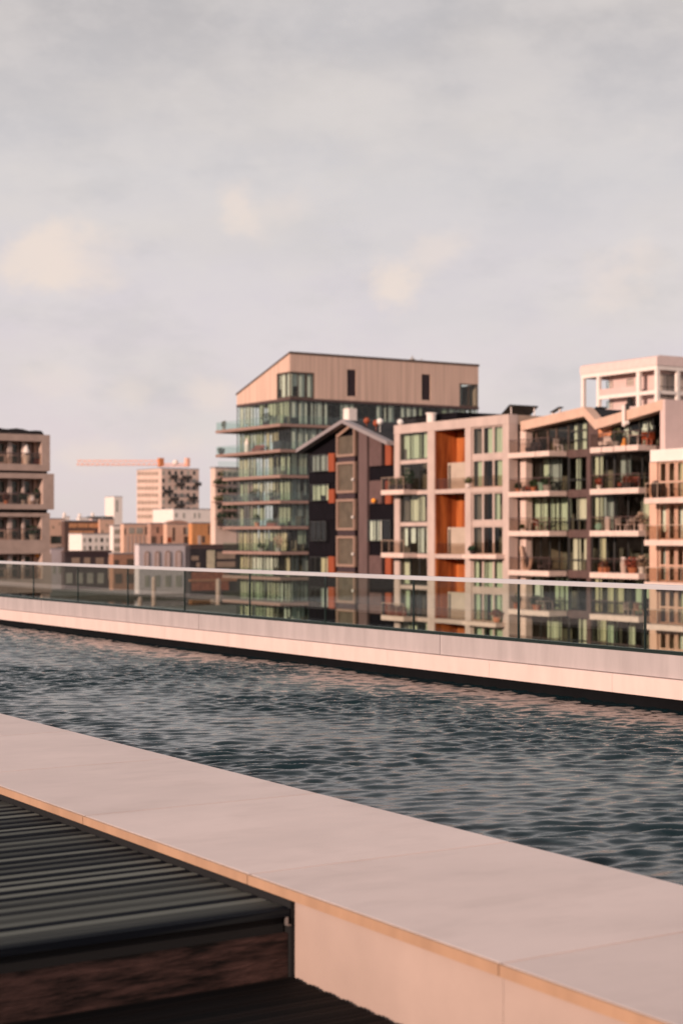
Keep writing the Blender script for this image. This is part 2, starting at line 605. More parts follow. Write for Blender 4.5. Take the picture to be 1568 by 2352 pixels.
def pool_water():
    vs = [-3.0]
    while vs[-1] < 42:
        y = vs[-1]
        vs.append(y + (0.03 if y < 3.5 else 0.0125 + max(0, y - 6) * 0.0010))
    V = np.array(vs)
    U = np.linspace(U_NEAR - 0.06, U_FAR + 0.12, 360)
    UU, VV = np.meshgrid(U, V)
    rs = np.random.RandomState(4)
    H = np.zeros_like(UU)
    th0 = math.atan2(C_, S_) + 0.22          # travel direction, mostly away from the eye
    # patchy gusts
    g = np.zeros_like(UU)
    for _ in range(10):
        k = rs.uniform(0.5, 2.2)
        t = rs.uniform(0, 6.28)
        g += np.sin(k * (UU * math.cos(t) + VV * math.sin(t)) + rs.uniform(0, 6.28))
    g = 1.0 + 0.16 * g
    for i in range(150):
        lam = math.exp(rs.uniform(math.log(0.055), math.log(0.75)))
        th = th0 + rs.normal(0, 0.48)
        k = 2 * math.pi / lam
        slope = 0.040 * math.exp(-((math.log(lam / 0.135)) / 0.85) ** 2)
        a = slope / k
        ph = k * (UU * math.cos(th) + VV * math.sin(th)) + rs.uniform(0, 6.28)
        s = np.sin(ph)
        H += a * (s + 0.12 * np.cos(2 * ph))     # peaked crests, flat troughs
    H *= np.clip(g, 0.5, 1.6)
    nv, nu = UU.shape
    co = np.empty((nv * nu, 3), np.float32)
    co[:, 0], co[:, 1], co[:, 2] = UU.ravel(), VV.ravel(), H.ravel() + ZC + Z_WAT
    idx = np.arange(nv * nu).reshape(nv, nu)
    q = np.stack([idx[:-1, :-1], idx[:-1, 1:], idx[1:, 1:], idx[1:, :-1]], -1).reshape(-1, 4).astype(np.int32)
    me = bpy.data.meshes.new('pool_water')
    me.vertices.add(len(co))
    me.vertices.foreach_set('co', co.ravel())
    me.loops.add(q.size)
    me.loops.foreach_set('vertex_index', q.ravel())
    me.polygons.add(len(q))
    me.polygons.foreach_set('loop_start', np.arange(0, q.size, 4, dtype=np.int32))
    me.polygons.foreach_set('loop_total', np.full(len(q), 4, np.int32))
    me.update(calc_edges=True)
    me.polygons.foreach_set('use_smooth', np.ones(len(q), bool))
    me.materials.append(water_mat('pool', (0.005, 0.018, 0.023), 0.02, 34.0, 0.08, (1, 1.6, 1)))
    o = bpy.data.objects.new('pool_water', me)
    COL.objects.link(o)
    tag(o, kind='structure')


pool_water()
tag(MB().box(U_NEAR - 0.25, U_NEAR - 0.005, -3, 46, -2.3, -1.345).box(U_FAR + 0.045, U_FAR + 0.2, -3, 46, -2.3, -1.40)
    .box(U_NEAR - 0.2, U_FAR + 0.1, -3, 46, -2.38, -2.3).box(U_NEAR - 0.2, U_FAR + 0.1, -3.2, -3.0, -2.38, -1.35).box(U_NEAR - 0.2, U_FAR + 0.1, 45.8, 46, -2.38, -1.35)
    .build('pool_basin', M_liner), kind='structure')

def coping_mat():
    m = mat('pale_limestone', (0, 0, 0))
    nt = m.node_tree
    L = nt.links.new
    b = nt.nodes['Principled BSDF']
    src = b.inputs['Base Color'].links[0].from_socket
    tc = nd(nt, 'ShaderNodeTexCoord')
    sp = nd(nt, 'ShaderNodeSeparateXYZ')
    L(tc.outputs['Object'], sp.inputs[0])
    a = nd(nt, 'ShaderNodeMath', operation='MULTIPLY_ADD')
    L(sp.outputs['Y'], a.inputs[0])
    a.inputs[1].default_value = 1 / 1.565
    a.inputs[2].default_value = -(seams[0] - 6.0) / 1.565
    fl = nd(nt, 'ShaderNodeMath', operation='FLOOR')
    L(a.outputs[0], fl.inputs[0])
    wn = nd(nt, 'ShaderNodeTexWhiteNoise', noise_dimensions='1D')
    L(fl.outputs[0], wn.inputs['W'])
    mr = nd(nt, 'ShaderNodeMapRange')
    mr.inputs['To Min'].default_value = 0.92
    mr.inputs['To Max'].default_value = 1.04
    L(wn.outputs['Value'], mr.inputs['Value'])
    # faint brown drying stains
    st_ = nd(nt, 'ShaderNodeTexNoise')
    st_.inputs['Scale'].default_value = 2.6
    st_.inputs['Detail'].default_value = 7
    st_.inputs['Roughness'].default_value = .62
    mp = nd(nt, 'ShaderNodeMapping')
    mp.inputs['Scale'].default_value = (.7, 1.6, 1)
    L(tc.outputs['Object'], mp.inputs[0])
    L(mp.outputs[0], st_.inputs['Vector'])
    m2 = nd(nt, 'ShaderNodeMapRange')
    m2.inputs['From Min'].default_value = .52
    m2.inputs['From Max'].default_value = .78
    m2.inputs['To Min'].default_value = 0
    m2.inputs['To Max'].default_value = .32
    L(st_.outputs['Fac'], m2.inputs['Value'])
    mx0 = nd(nt, 'ShaderNodeMix', data_type='RGBA')
    L(m2.outputs[0], mx0.inputs[0])
    L(src, mx0.inputs[6])
    mx0.inputs[7].default_value = (0.50, 0.385, 0.35, 1)
    mx = nd(nt, 'ShaderNodeVectorMath', operation='SCALE')
    L(mx0.outputs[2], mx.inputs[0])
    L(mr.outputs[0], mx.inputs['Scale'])
    L(mx.outputs[0], b.inputs['Base Color'])


# near coping: seams where the photograph has them (every 1.565 m)
cp = thing('pool_coping', 'broad pale stone coping with fine slab seams between the wooden step and the pool', 'coping', U_IN, 6.0, Z_LOW)
seams = [P(160, 1680, u=None, Y=10.98)[1] + 1.565 * k for k in range(-9, 24)]
coping_mat()
top = MB()
for a, b in zip(seams, seams[1:]):
    top.prism([(U_IN, Z_COP - 0.037), (U_IN, Z_COP - 0.001), (U_IN + 0.001, Z_COP), (U_NEAR - 0.004, Z_COP), (U_NEAR, Z_COP - 0.004), (U_NEAR, Z_COP - 0.045), ], 'v', a + 0.007, b - 0.007)
top.build('slab_top', M_coping, cp)
ed = MB()
for a, b in zip(seams, seams[1:]):
    ed.box(U_IN - 0.012, U_IN - 0.0005, a + 0.003, b - 0.003, Z_COP - 0.038, Z_COP - 0.0012)
ed.build('edge_strip', M_edge, cp)
ri = MB()
for a, b in zip(seams, seams[1:]):
    ri.box(U_IN + 0.006, U_IN + 0.05, a + 0.001, b - 0.001, Z_LOW - 0.05, Z_COP - 0.039)
ri.build('riser', M_riser, cp)
MB().box(U_IN + 0.06, U_NEAR - 0.26, seams[0], seams[-1], Z_LOW - 0.6, Z_COP - 0.05).build('core', M_gap, cp)

# far parapet
pw = thing('parapet_wall', 'low grey panelled wall with pale stone ledge along the far side of the pool', 'wall', U_FAR, 15, Z_WAT)
zb, zs0, zs1, zp = -1.402, -1.402, -1.237, -1.03
v_seam = P(1010, u=U_FAR + 0.05)[1]
pan = MB()
for k in range(-4, 9):
    a, b = v_seam + 5.4 * k, v_seam + 5.4 * (k + 1)
    pan.box(U_FAR + 0.05, U_FAR + 0.11, a + 0.006, b - 0.006, zs1 + 0.006, zp)
pan.build('panel', M_panel, pw)
led = MB()
for k in range(-12, 26):
    a, b = v_seam + 0.9 + 1.8 * k, v_seam + 0.9 + 1.8 * (k + 1)
    led.prism([(U_FAR, zs0), (U_FAR + 0.18, zs0), (U_FAR + 0.18, zs1), (U_FAR + 0.008, zs1), (U_FAR, zs1 - 0.008)], 'v', a + 0.0015, b - 0.0015)
led.build('stone_ledge', M_strip, pw)
MB().box(U_FAR + 0.115, U_FAR + 0.2, -8, 47, -2.4, zp - 0.01).build('backing', M_gap, pw)
MB().box(U_FAR + 0.052, U_FAR + 0.20, -8, 47, zp + 0.001, zp + 0.018).build('cap', M_joint, pw)

# glass railing
gr = thing('glass_railing', 'frameless glass railing with slim pale handrail on top of the grey pool wall', 'railing', U_FAR, 15, zp)
UG = U_FAR + 0.10
v_j = P(747, u=UG)[1]
HR = -0.428
hr = MB()
for k in range(-9, 12):
    a, b = v_j + 3.6 * k + 1.2, v_j + 3.6 * (k + 1) + 1.2
    hr.prism([(UG - 0.035, HR - 0.043), (UG - 0.035, HR - 0.006), (UG - 0.029, HR), (UG + 0.029, HR), (UG + 0.035, HR - 0.006), (UG + 0.035, HR - 0.043)], 'v', a + .001, b - .001)
hr.build('handrail', M_rail, gr)
MB().box(UG - 0.02, UG + 0.02, -6, 46, zp + 0.019, zp + 0.03).build('base_channel', M_joint, gr)
for k in range(-6, 17):
    a, b = v_j + 1.785 * k, v_j + 1.785 * (k + 1)
    pn = MB().box(UG - 0.008, UG + 0.008, a + 0.0068, b - 0.0068, zp + 0.02, HR - 0.041).build('glass_panel', M_pglass, gr)
    MB().box(UG - 0.010, UG + 0.010, b - 0.0065, b + 0.0065, zp + 0.03, HR - 0.043).build('seal', M_joint, pn)

# wooden step and lower deck
PITCH = 0.112
V_STEP = 5.215
M_deck = boards_mat('weathered_decking', (0.003, 0.0045, 0.008), (0.17, 0.18, 0.16), PITCH, 0.7)
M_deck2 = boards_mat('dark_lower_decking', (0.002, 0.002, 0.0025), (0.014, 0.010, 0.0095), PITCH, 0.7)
M_fasc = mat('stained_brown_boards', (0.010, 0.007, 0.007), 0.85, 0.35, 2.2, (2.0, 1, 13), second=(0.066, 0.035, 0.031), spec=0.15, det=8, bump=0.4, bscale=8, cov=(0.36, 0.72))
st = thing('wooden_step', 'dark weathered timber decking step butting against the pale coping', 'step', 1.0, V_STEP, Z_LOW)
ZD = -1.366
bd = MB()
rw = random.Random(5)
n_b = 50
for k in range(n_b):
    a = V_STEP + k * PITCH
    # each board: grooved, slightly crowned section, ends butted at odd places
    cuts = [-4.5, rw.uniform(-2.2, 1.4), U_IN - 0.0155 + rw.uniform(-0.0015, 0.0015)]
    h = rw.uniform(-0.001, 0.001)
    for c0, c1 in zip(cuts, cuts[1:]):
        t = rw.uniform(-0.0015, 0.0015)
        prof = [(a + 0.004, ZD - 0.028), (a + 0.004, ZD - 0.007)]
        w_ = PITCH - 0.008
        for i in range(0, 19):
            s = i / 18.0
            groove = -0.0032 if i % 6 in (3,) and 0 < i < 18 else 0.0
            prof.append((a + 0.004 + w_ * s, ZD - 0.0016 * (2 * s - 1) ** 2 + groove + h + t * (2 * s - 1)))
        prof += [(a + PITCH - 0.004, ZD - 0.028)]
        bd.prism(prof[::-1], 'u', c0 + 0.002, c1 - 0.002)
bd.build('deck_boards', M_deck, st)
MB().box(-4.5, U_IN - 0.02, V_STEP + 0.045, V_STEP + 6, Z_LOW - .1, ZD - 0.03).build('dark_base', M_gap, st)
MB().box(-4.5, U_IN - 0.014, V_STEP + 0.022, V_STEP + 0.044, Z_LOW - 0.02, ZD - 0.095).build('fascia_board', M_fasc, st)
MB().box(0.905, 0.945, V_STEP + 0.016, V_STEP + 0.0215, Z_LOW, ZD - 0.10).build('cover_batten', M_fasc, st)
MB().box(U_IN - 0.0125, U_IN + 0.0055, V_STEP + 0.006, V_STEP + 6, Z_LOW - 0.02, -1.3395).build('shadow_gap_strip', M_gap, st)  # black strip drawing the shadow gap between deck boards and coping
br = MB()
br.box(U_IN - 0.030, U_IN - 0.027, V_STEP - 0.002, V_STEP + 0.02, ZD - 0.062, ZD - 0.03)
br.box(U_IN - 0.027, U_IN - 0.014, V_STEP - 0.002, V_STEP + 0.02, ZD - 0.062, ZD - 0.059)
br.build('metal_bracket', M_metal, st)
ld = MB()
for k in range(70):
    a = V_STEP + 0.02 - (k + 1) * PITCH
    prof = [(a + 0.004, Z_LOW - 0.03)]
    for i in range(0, 13):
        s = i / 12.0
        prof.append((a + 0.004 + (PITCH - 0.008) * s, Z_LOW - 0.006 * (2 * s - 1) ** 2 + (-0.003 if i in (3, 6, 9) else 0)))
    prof.append((a + PITCH - 0.004, Z_LOW - 0.03))
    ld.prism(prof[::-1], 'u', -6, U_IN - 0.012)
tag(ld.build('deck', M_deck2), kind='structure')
tag(MB().box(-8, U_IN + 0.04, -6, V_STEP + 0.05, -2.2, Z_LOW - 0.035).build('deck_base', M_gap), kind='structure')


# ------------------------------------------------------------------ facade pieces
def curtain_mesh(face, a0, a1, z0, z1, d, rnd, dens=0.6, lo=0.35):
    """a few hanging widths of cloth between a0 and a1, gently folded"""
    mb = MB()
    a = a0
    any_ = False
    while a < a1 - 0.15:
        w = rnd.uniform(0.4, 1.5)
        b = min(a1, a + w)
        if rnd.random() < dens:
            any_ = True
            n = max(3, int((b - a) / 0.09))
            zz = z0 + (0 if rnd.random() < 0.8 else rnd.uniform(.2, .5) * (z1 - z0))
            ph = rnd.uniform(0, 6)
            for i in range(n):
                t0, t1 = a + (b - a) * i / n, a + (b - a) * (i + 1) / n
                e0 = d + 0.05 * math.sin(ph + t0 * 15)
                e1 = d + 0.05 * math.sin(ph + t1 * 15)
                k = len(mb.v)
                mb.v += [face.pt(t0, e0, zz), face.pt(t1, e1, zz), face.pt(t1, e1, z1), face.pt(t0, e0, z1),
                         face.pt(t0, e0 + .012, zz), face.pt(t1, e1 + .012, zz), face.pt(t1, e1 + .012, z1), face.pt(t0, e0 + .012, z1)]
                mb.f += [(k, k + 1, k + 2, k + 3), (k + 7, k + 6, k + 5, k + 4), (k, k + 4, k + 5, k + 1), (k + 3, k + 2, k + 6, k + 7)]
        a = b + rnd.uniform(0.0, 0.5)
    return mb if any_ else None


def window(face, parent, a0, a1, z0, z1, cols, rows=(), fm=None, gm=None, d=0.0, fw=0.06, dens=0.6, curt=None, rnd=RND, name='window', mull=None):
    a0, a1 = min(a0, a1), max(a0, a1)
    fm = fm or M_dframe
    mb = MB()
    dd = 0.10
    m_ = mull or fw
    for p, q in ((a0, a0 + fw), (a1 - fw, a1)):
        face.box(mb, p, q, d, d + dd, z0, z1)
    for p, q in ((z0, z0 + fw), (z1 - fw, z1)):
        face.box(mb, a0 + fw, a1 - fw, d, d + dd, p, q)
    for i in range(1, cols):
        a = a0 + (a1 - a0) * i / cols
        face.box(mb, a - m_ / 2, a + m_ / 2, d + .004, d + dd - .004, z0 + fw, z1 - fw)
    for r in rows:
        z = z0 + (z1 - z0) * r
        face.box(mb, a0 + fw, a1 - fw, d + .008, d + dd - .008, z - m_ / 2, z + m_ / 2)
    w = mb.build(name, fm, parent)
    face.box(MB(), a0 + fw * .5, a1 - fw * .5, d + dd * .45, d + dd * .45 + 0.02, z0 + fw * .5, z1 - fw * .5).build('pane', gm or M_win, w)
    if dens > 0:
        parts = [(a0 + 0.08, a1 - 0.08)]
        if curt is None and a1 - a0 > 2.2:
            am = a0 + (a1 - a0) * rnd.uniform(.3, .7)
            parts = [(a0 + 0.08, am), (am, a1 - 0.08)]
        for p, q in parts:
            c = curtain_mesh(face, p, q, z0 + 0.05, z1 - 0.04, d + 0.35, rnd, min(1, max(.1, dens + rnd.uniform(-.25, .2))))
            if c:
                c.build('curtain', curt or CURT[rnd.choices(range(5), (4, 4, 3, 3, 2))[0]], w)
    return w


def balustrade(mb_posts, mb_glass, face, a0, a1, d, z0, h=1.05, post=1.4, rail=0.04):
    n = max(1, round(abs(a1 - a0) / post))
    for i in range(n + 1):
        a = a0 + (a1 - a0) * i / n
        face.box(mb_posts, a - .02, a + .02, d - .02, d + .02, z0, z0 + h)
    face.box(mb_posts, min(a0, a1) - .02, max(a0, a1) + .02, d - rail, d + rail, z0 + h, z0 + h + 0.05)
    face.box(mb_glass, min(a0, a1) + .03, max(a0, a1) - .03, d - .008, d + .008, z0 + .05, z0 + h - .02)


# ------------------------------------------------------------------ tall glass block with timber penthouse
def glass_block():
    rnd = random.Random(3)
    u0, v0, u1, v1 = 103.7, 175.8, 132.7, 189.4
    r = thing('glass_apartment_block', 'tall apartment block of glass storeys with slanted pinkish timber penthouse', 'apartment block', u0, v0, -11.4)
    fu, fv = Face('u', u0), Face('v', v0)
    zs = [13.75, 10.6, 7.45, 4.3, 1.15, -2.0, -5.15, -8.3, -11.4]
    ztop = 16.75
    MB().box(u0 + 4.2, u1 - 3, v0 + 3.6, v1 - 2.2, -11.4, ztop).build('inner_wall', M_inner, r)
    for i, z in enumerate(zs):
        zt = (zs[i - 1] if i else ztop + 0.35) - 0.38
        s = MB()
        # slab runs round both faces and oversails as balcony
        s.box(u0 - 1.7, u1, v0 - 0.55, v1 - .01, z - 0.36, z)
        ve = v1 + (2.7 if i < 2 else 0.8)
        s.box(u0 - 1.7, u0 + 6, v1, ve, z - 0.36, z)
        sl = s.build('floor_slab', M_slab, r)
        g = MB()
        g.box(u0 - 1.64, u0 - 1.62, v0 - 0.5, ve - .1, z + .02, z + 1.05)
        g.box(u0 - 1.6, u0 + 5.9, ve - .12, ve - .1, z + .02, z + 1.05)
        if i < 5:
            g.box(u0 - 1.62, u1 - .1, v0 - 0.5, v0 - 0.48, z + .02, z + 1.05)
        g.build('balustrade', M_bal, sl)
        for k in range(4):
            a, b = v0 + 3.4 * k, v0 + 3.4 * (k + 1)
            window(fu, r, a + .02, b - .02, z + 0.02, zt, 4, fw=.07, dens=.85, rnd=rnd, curt=CURT[rnd.choice((0, 1, 0, 1, 3, 2))])
        for k in range(6):
            a, b = u0 + 0.12 + 4.8 * k, u0 + 0.12 + 4.8 * (k + 1)
            window(fv, r, a + .02, b - .02, z + 0.02, zt, 5, fw=.07, dens=.85 if k < 3 else .5, rnd=rnd, curt=CURT[2] if i < 2 and k < 3 else CURT[rnd.choice((0, 1, 2, 4))])
    # soffit band and penthouse shell
    MB().box(u0 - .06, u1 + .05, v0 - .06, v1 + .02, ztop, ztop + 0.28).build('soffit_band', M_brpier, r)
    zb = ztop + 0.29
    zr0, zr1 = 22.5, 18.3

    def zroof(v):
        return zr0 + (zr1 - zr0) * (v - v0) / (v1 - v0)
    # left wall with the corner window left open
    cw_v = P(635, u=u0)[1]
    cw_u = P(722, v=v0)[0]
    zw0, zw1 = 17.35, 20.25
    w = MB()
    w.prism([(v0 + .3, zw1), (cw_v, zw1), (cw_v, zb), (v1, zb), (v1, zroof(v1)), (v0 + .3, zroof(v0 + .3))], 'u', u0, u0 + 0.3)
    # right wall with openings: corner window, two slots, end window
    s1 = [P(x, v=v0)[0] for x in (797, 817.5, 968, 988.5, 1055)]
    zs0, zs1 = 17.6, 20.95
    w.box(u0, u1, v0, v0 + .3, zs1, zr0 - .05)
    w.box(u0, cw_u, v0, v0 + .3, zw1, zs1)
    w.box(cw_u, s1[0], v0, v0 + .3, zb, zs1)
    w.box(s1[0], s1[1], v0, v0 + .3, zb, zs0)
    w.box(s1[1], s1[2], v0, v0 + .3, zb, zs1)
    w.box(s1[2], s1[3], v0, v0 + .3, zb, zs0)
    w.box(s1[3], s1[4], v0, v0 + .3, zb, zs1)
    w.box(s1[4], u1, v0, v0 + .3, 20.05, zs1)
    w.box(u1 - .3, u1, v0 + .3, v1, zb, 20.0)
    w.build('timber_cladding', M_wood, r)
    MB().prism([(v0 - .12, zr0 + .0), (v0 - .12, zr0 + .22), (v1 + .1, zr1 + .2), (v1 + .1, zr1 - .02)], 'u', u0 - .1, u1 + .1).build('roof', M_bframe, r)
    window(fu, r, v0 + .02, cw_v, zb, zw1, 3, fw=.16, mull=.1, fm=M_bframe, d=.03, dens=.7, rnd=rnd, curt=CURT[2])
    window(fv, r, u0 + .02, cw_u, zb, zw1, 3, fw=.16, mull=.1, fm=M_bframe, d=.03, dens=.9, rnd=rnd, curt=CURT[2])
    window(fv, r, s1[4], u1 - .02, zb, 20.05, 2, fw=.16, mull=.1, fm=M_bframe, d=.03, dens=.6, rnd=rnd, curt=CURT[4])
    for a, b in ((s1[0], s1[1]), (s1[2], s1[3])):
        mb = MB()
        for k in range(20):
            fv.box(mb, a + .01, b - .01, .10, .16, zs0 + k * .167, zs0 + k * .167 + .12)
        mb.build('louvre', M_spand, r)
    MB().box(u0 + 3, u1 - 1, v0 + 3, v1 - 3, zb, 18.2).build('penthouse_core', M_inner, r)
    for k, dx in enumerate((945, 966)):
        a = P(dx, v=v0 + 2)[0]
        tag(MB().box(a - .25, a + .25, v0 + 1.6, v0 + 2.1, zroof(v0 + 2) - .1, zroof(v0 + 2) + 1.25 - .5 * k).tube((a, v0 + 1.85, zroof(v0 + 2) + .9), (a, v0 + 1.85, zroof(v0 + 2) + 1.6 - .3 * k), .08)
            .build('vent', M_pot), ('taller' if k == 0 else 'shorter') + ' roof vent of the pair on the timber penthouse ridge', 'roof vent', 'roof vents on the penthouse')


glass_block()


# ------------------------------------------------------------------ black gabled house
def gabled_house():
    rnd = random.Random(8)
    U = 81.3
    f = Face('u', U)
    va, vb = 119.9, 135.2        # right and left ends
    vm, za, ze = 127.3, 10.55, 8.2
    r = thing('gabled_house', 'black gabled canal house with grey roof edge and peach framed lift bay', 'house', U, vm, -11.4)
    A = f.a

    def zz(y, x=800):
        return f.z(x, y)
    zr = lambda v: za - (za - ze) * abs(v - vm) / ((vb - vm) if v > vm else (vm - va))
    core = MB().prism([(va + .02, -11.4), (vb - .02, -11.4), (vb - .02, ze - .5), (vm, za - .5), (va + .02, ze - .5)], 'u', U + .5, U + 16)
    core.build('wall', M_black, r)
    # roof: two dark slopes and the pale rake boards
    MB().prism([(va - .1, ze - .3), (vm, za - .3), (vb + .2, ze - .3), (vb + .2, ze - .02), (vm, za - .02), (va - .1, ze - .02)], 'u', U + .02, U + 17).build('roof', M_roofd, r)
    MB().prism([(va + .02, ze - .30), (vm, za - .30), (vb + .25, ze - .30), (vb + .25, ze + .03), (vm, za + .03), (va + .02, ze + .03)], 'u', U - .75, U + .01).build('rake_board', M_fascia, r)
    MB().box(U + 3, U + 3.9, P(801, u=U + 3)[1], P(788, u=U + 3)[1], za - .6, P(793, 938, u=U + 3)[2]).build('chimney', M_white, r)
    MB().box(U + 6, U + 15, va - 1.0, vm - .5, 6.0, P(860, 966, u=U + 6)[2]).build('dormer', M_black, r)
    rows = [(1038, 1079), (1108.5, 1148), (1196, 1243), (1280, 1326), (1352, 1400), (1440, 1486), (1530, 1570)]
    # left column: windows and narrow orange panels
    for i, (y0, y1) in enumerate(rows):
        window(f, r, A(747), A(710.5), zz(y1), zz(y0), 3, d=.03, fw=.07, dens=1.0 if i != 2 else .3, rnd=rnd, curt=CURT[(4, 1, 4, 3, 4, 3, 4)[i]])
        if i != 2:
            mb = MB()
            f.box(mb, A(761), A(748), .28, .49, zz(y1 + 1 + (5 if i == 1 else 0)), zz(y0 - 1 + (14 if i == 1 else 0)))
            mb.build('orange_panel', M_orange, r)
        mb = MB()
        if i < len(rows) - 1:
            f.box(mb, A(761), A(706), .36, .49, zz(rows[i + 1][0] - 3), zz(y1 + 3))
            mb.build('spandrel', M_black, r)
    # vertical post between the windows and the neighbour
    # central bay, each storey a framed screen
    b0, b1 = A(813), A(771)
    bays = [(968, 1048), (1060, 1132), (1146, 1218), (1231, 1302), (1315, 1386), (1400, 1470), (1484, 1555)]
    for i, (y0, y1) in enumerate(bays):
        z0, z1 = zz(y1), zz(y0)
        mb = MB()
        fwid = .22
        if i == 0:
            zt0, zt1 = zr(b0) - .5, zr(b1) - .55
            f.box(mb, b0, b0 + fwid, .02, .3, z0, zt0)
            f.box(mb, b1 - fwid, b1, .02, .3, z0, zt1)
            f.box(mb, b0 + fwid, b1 - fwid, .02, .3, z0, z0 + fwid)
            mb.prism([(b1 - fwid, zt1 - .3), (b1 - fwid, zt1), (vm, za - .45), (vm, za - .75)], 'u', U + .025, U + .3)
        else:
            f.box(mb, b0, b0 + fwid, .02, .3, z0, z1)
            f.box(mb, b1 - fwid, b1, .02, .3, z0, z1)
            f.box(mb, b0 + fwid, b1 - fwid, .02, .3, z0, z0 + fwid)
            f.box(mb, b0 + fwid, b1 - fwid, .02, .3, z1 - fwid, z1)
        bw = mb.build('bay_frame', M_bay, r)
        mb = MB()
        f.box(mb, b0 + fwid, b1 - fwid, .2, .28, z0 + fwid, (z1 if i else zr(b0) - .9) - fwid)
        mb.build('screen', M_bayin, bw)
        if i and i < 5:
            MB().ball((U - .12, b0 + .05, zz((y0 + y1) / 2 + 6)), .13).build('lamp', M_potw, bw)
        if i < len(bays) - 1:
            mb = MB()
            f.box(mb, b0 + .1, b1 - .1, .12, .3, zz(bays[i + 1][0] - .5), z0 - .01)
            mb.build('spandrel', M_spand, r)
    # tall brown column
    c0, c1 = A(838), A(818)
    MB().prism([(c0, -11.4), (c1, -11.4), (c1, zr(c1) - .55), (c0, zr(c0) - .55)], 'u', U + .22, U + .48).build('column', M_brownc, r)
    # right column
    rr = [(1000, 1070), (1103.6, 1157), (1193.7, 1243), (1276, 1322), (1362, 1410), (1448, 1500), (1535, 1580)]
    for i, (y0, y1) in enumerate(rr):
        mb = MB()
        if i == 2:
            window(f, r, A(870), A(842), zz(y1, 855), zz(y0, 855), 2, d=.03, dens=1, rnd=rnd, curt=CURT[2])
        else:
            f.box(mb, A(870), A(842), .26, .49, zz(y1, 855), zz(y0, 855))
            mb.build('brown_panel', M_brownp, r)
        if i != 2:
            mb = MB()
            f.box(mb, A(892), A(879), .24, .49, zz(y1 + (0 if i else -2), 885), zz(y0 + (11 if i == 0 else 0), 885))
            mb.build('orange_panel', M_orange, r)
        else:
            window(f, r, A(895), A(875), zz(y1 + 6, 885), zz(y0, 885), 1, d=.03, dens=.6, rnd=rnd, curt=CURT[3])
    tag(MB().ball((U - .1, A(860), zz(1150, 860)), .22).build('lantern', mat('lantern_orange', (0.9, 0.33, 0.04), .5)), 'orange paper lantern against a brown panel of the black house', 'lantern')
    for k, (x, y, m_, n_) in enumerate(((842, 966, M_orange, 'orange ball lamp nearer the ridge of the gabled house'), (863.5, 971.5, M_orange, 'orange ball lamp beside the white ball on the gabled house roof'), (872.5, 968, M_potw, 'white ball lamp above the gabled house roof slope'))):
        q = P(x, y, u=U + 0.7)
        mb = MB().ball(q, .30)
        mb.tube((q[0], q[1], q[2] - 1.6), (q[0], q[1], q[2] - .28), .03)
        tag(mb.build('ball_lamp', m_), n_, 'lamp', 'ball lamps on the black roof')


gabled_house()


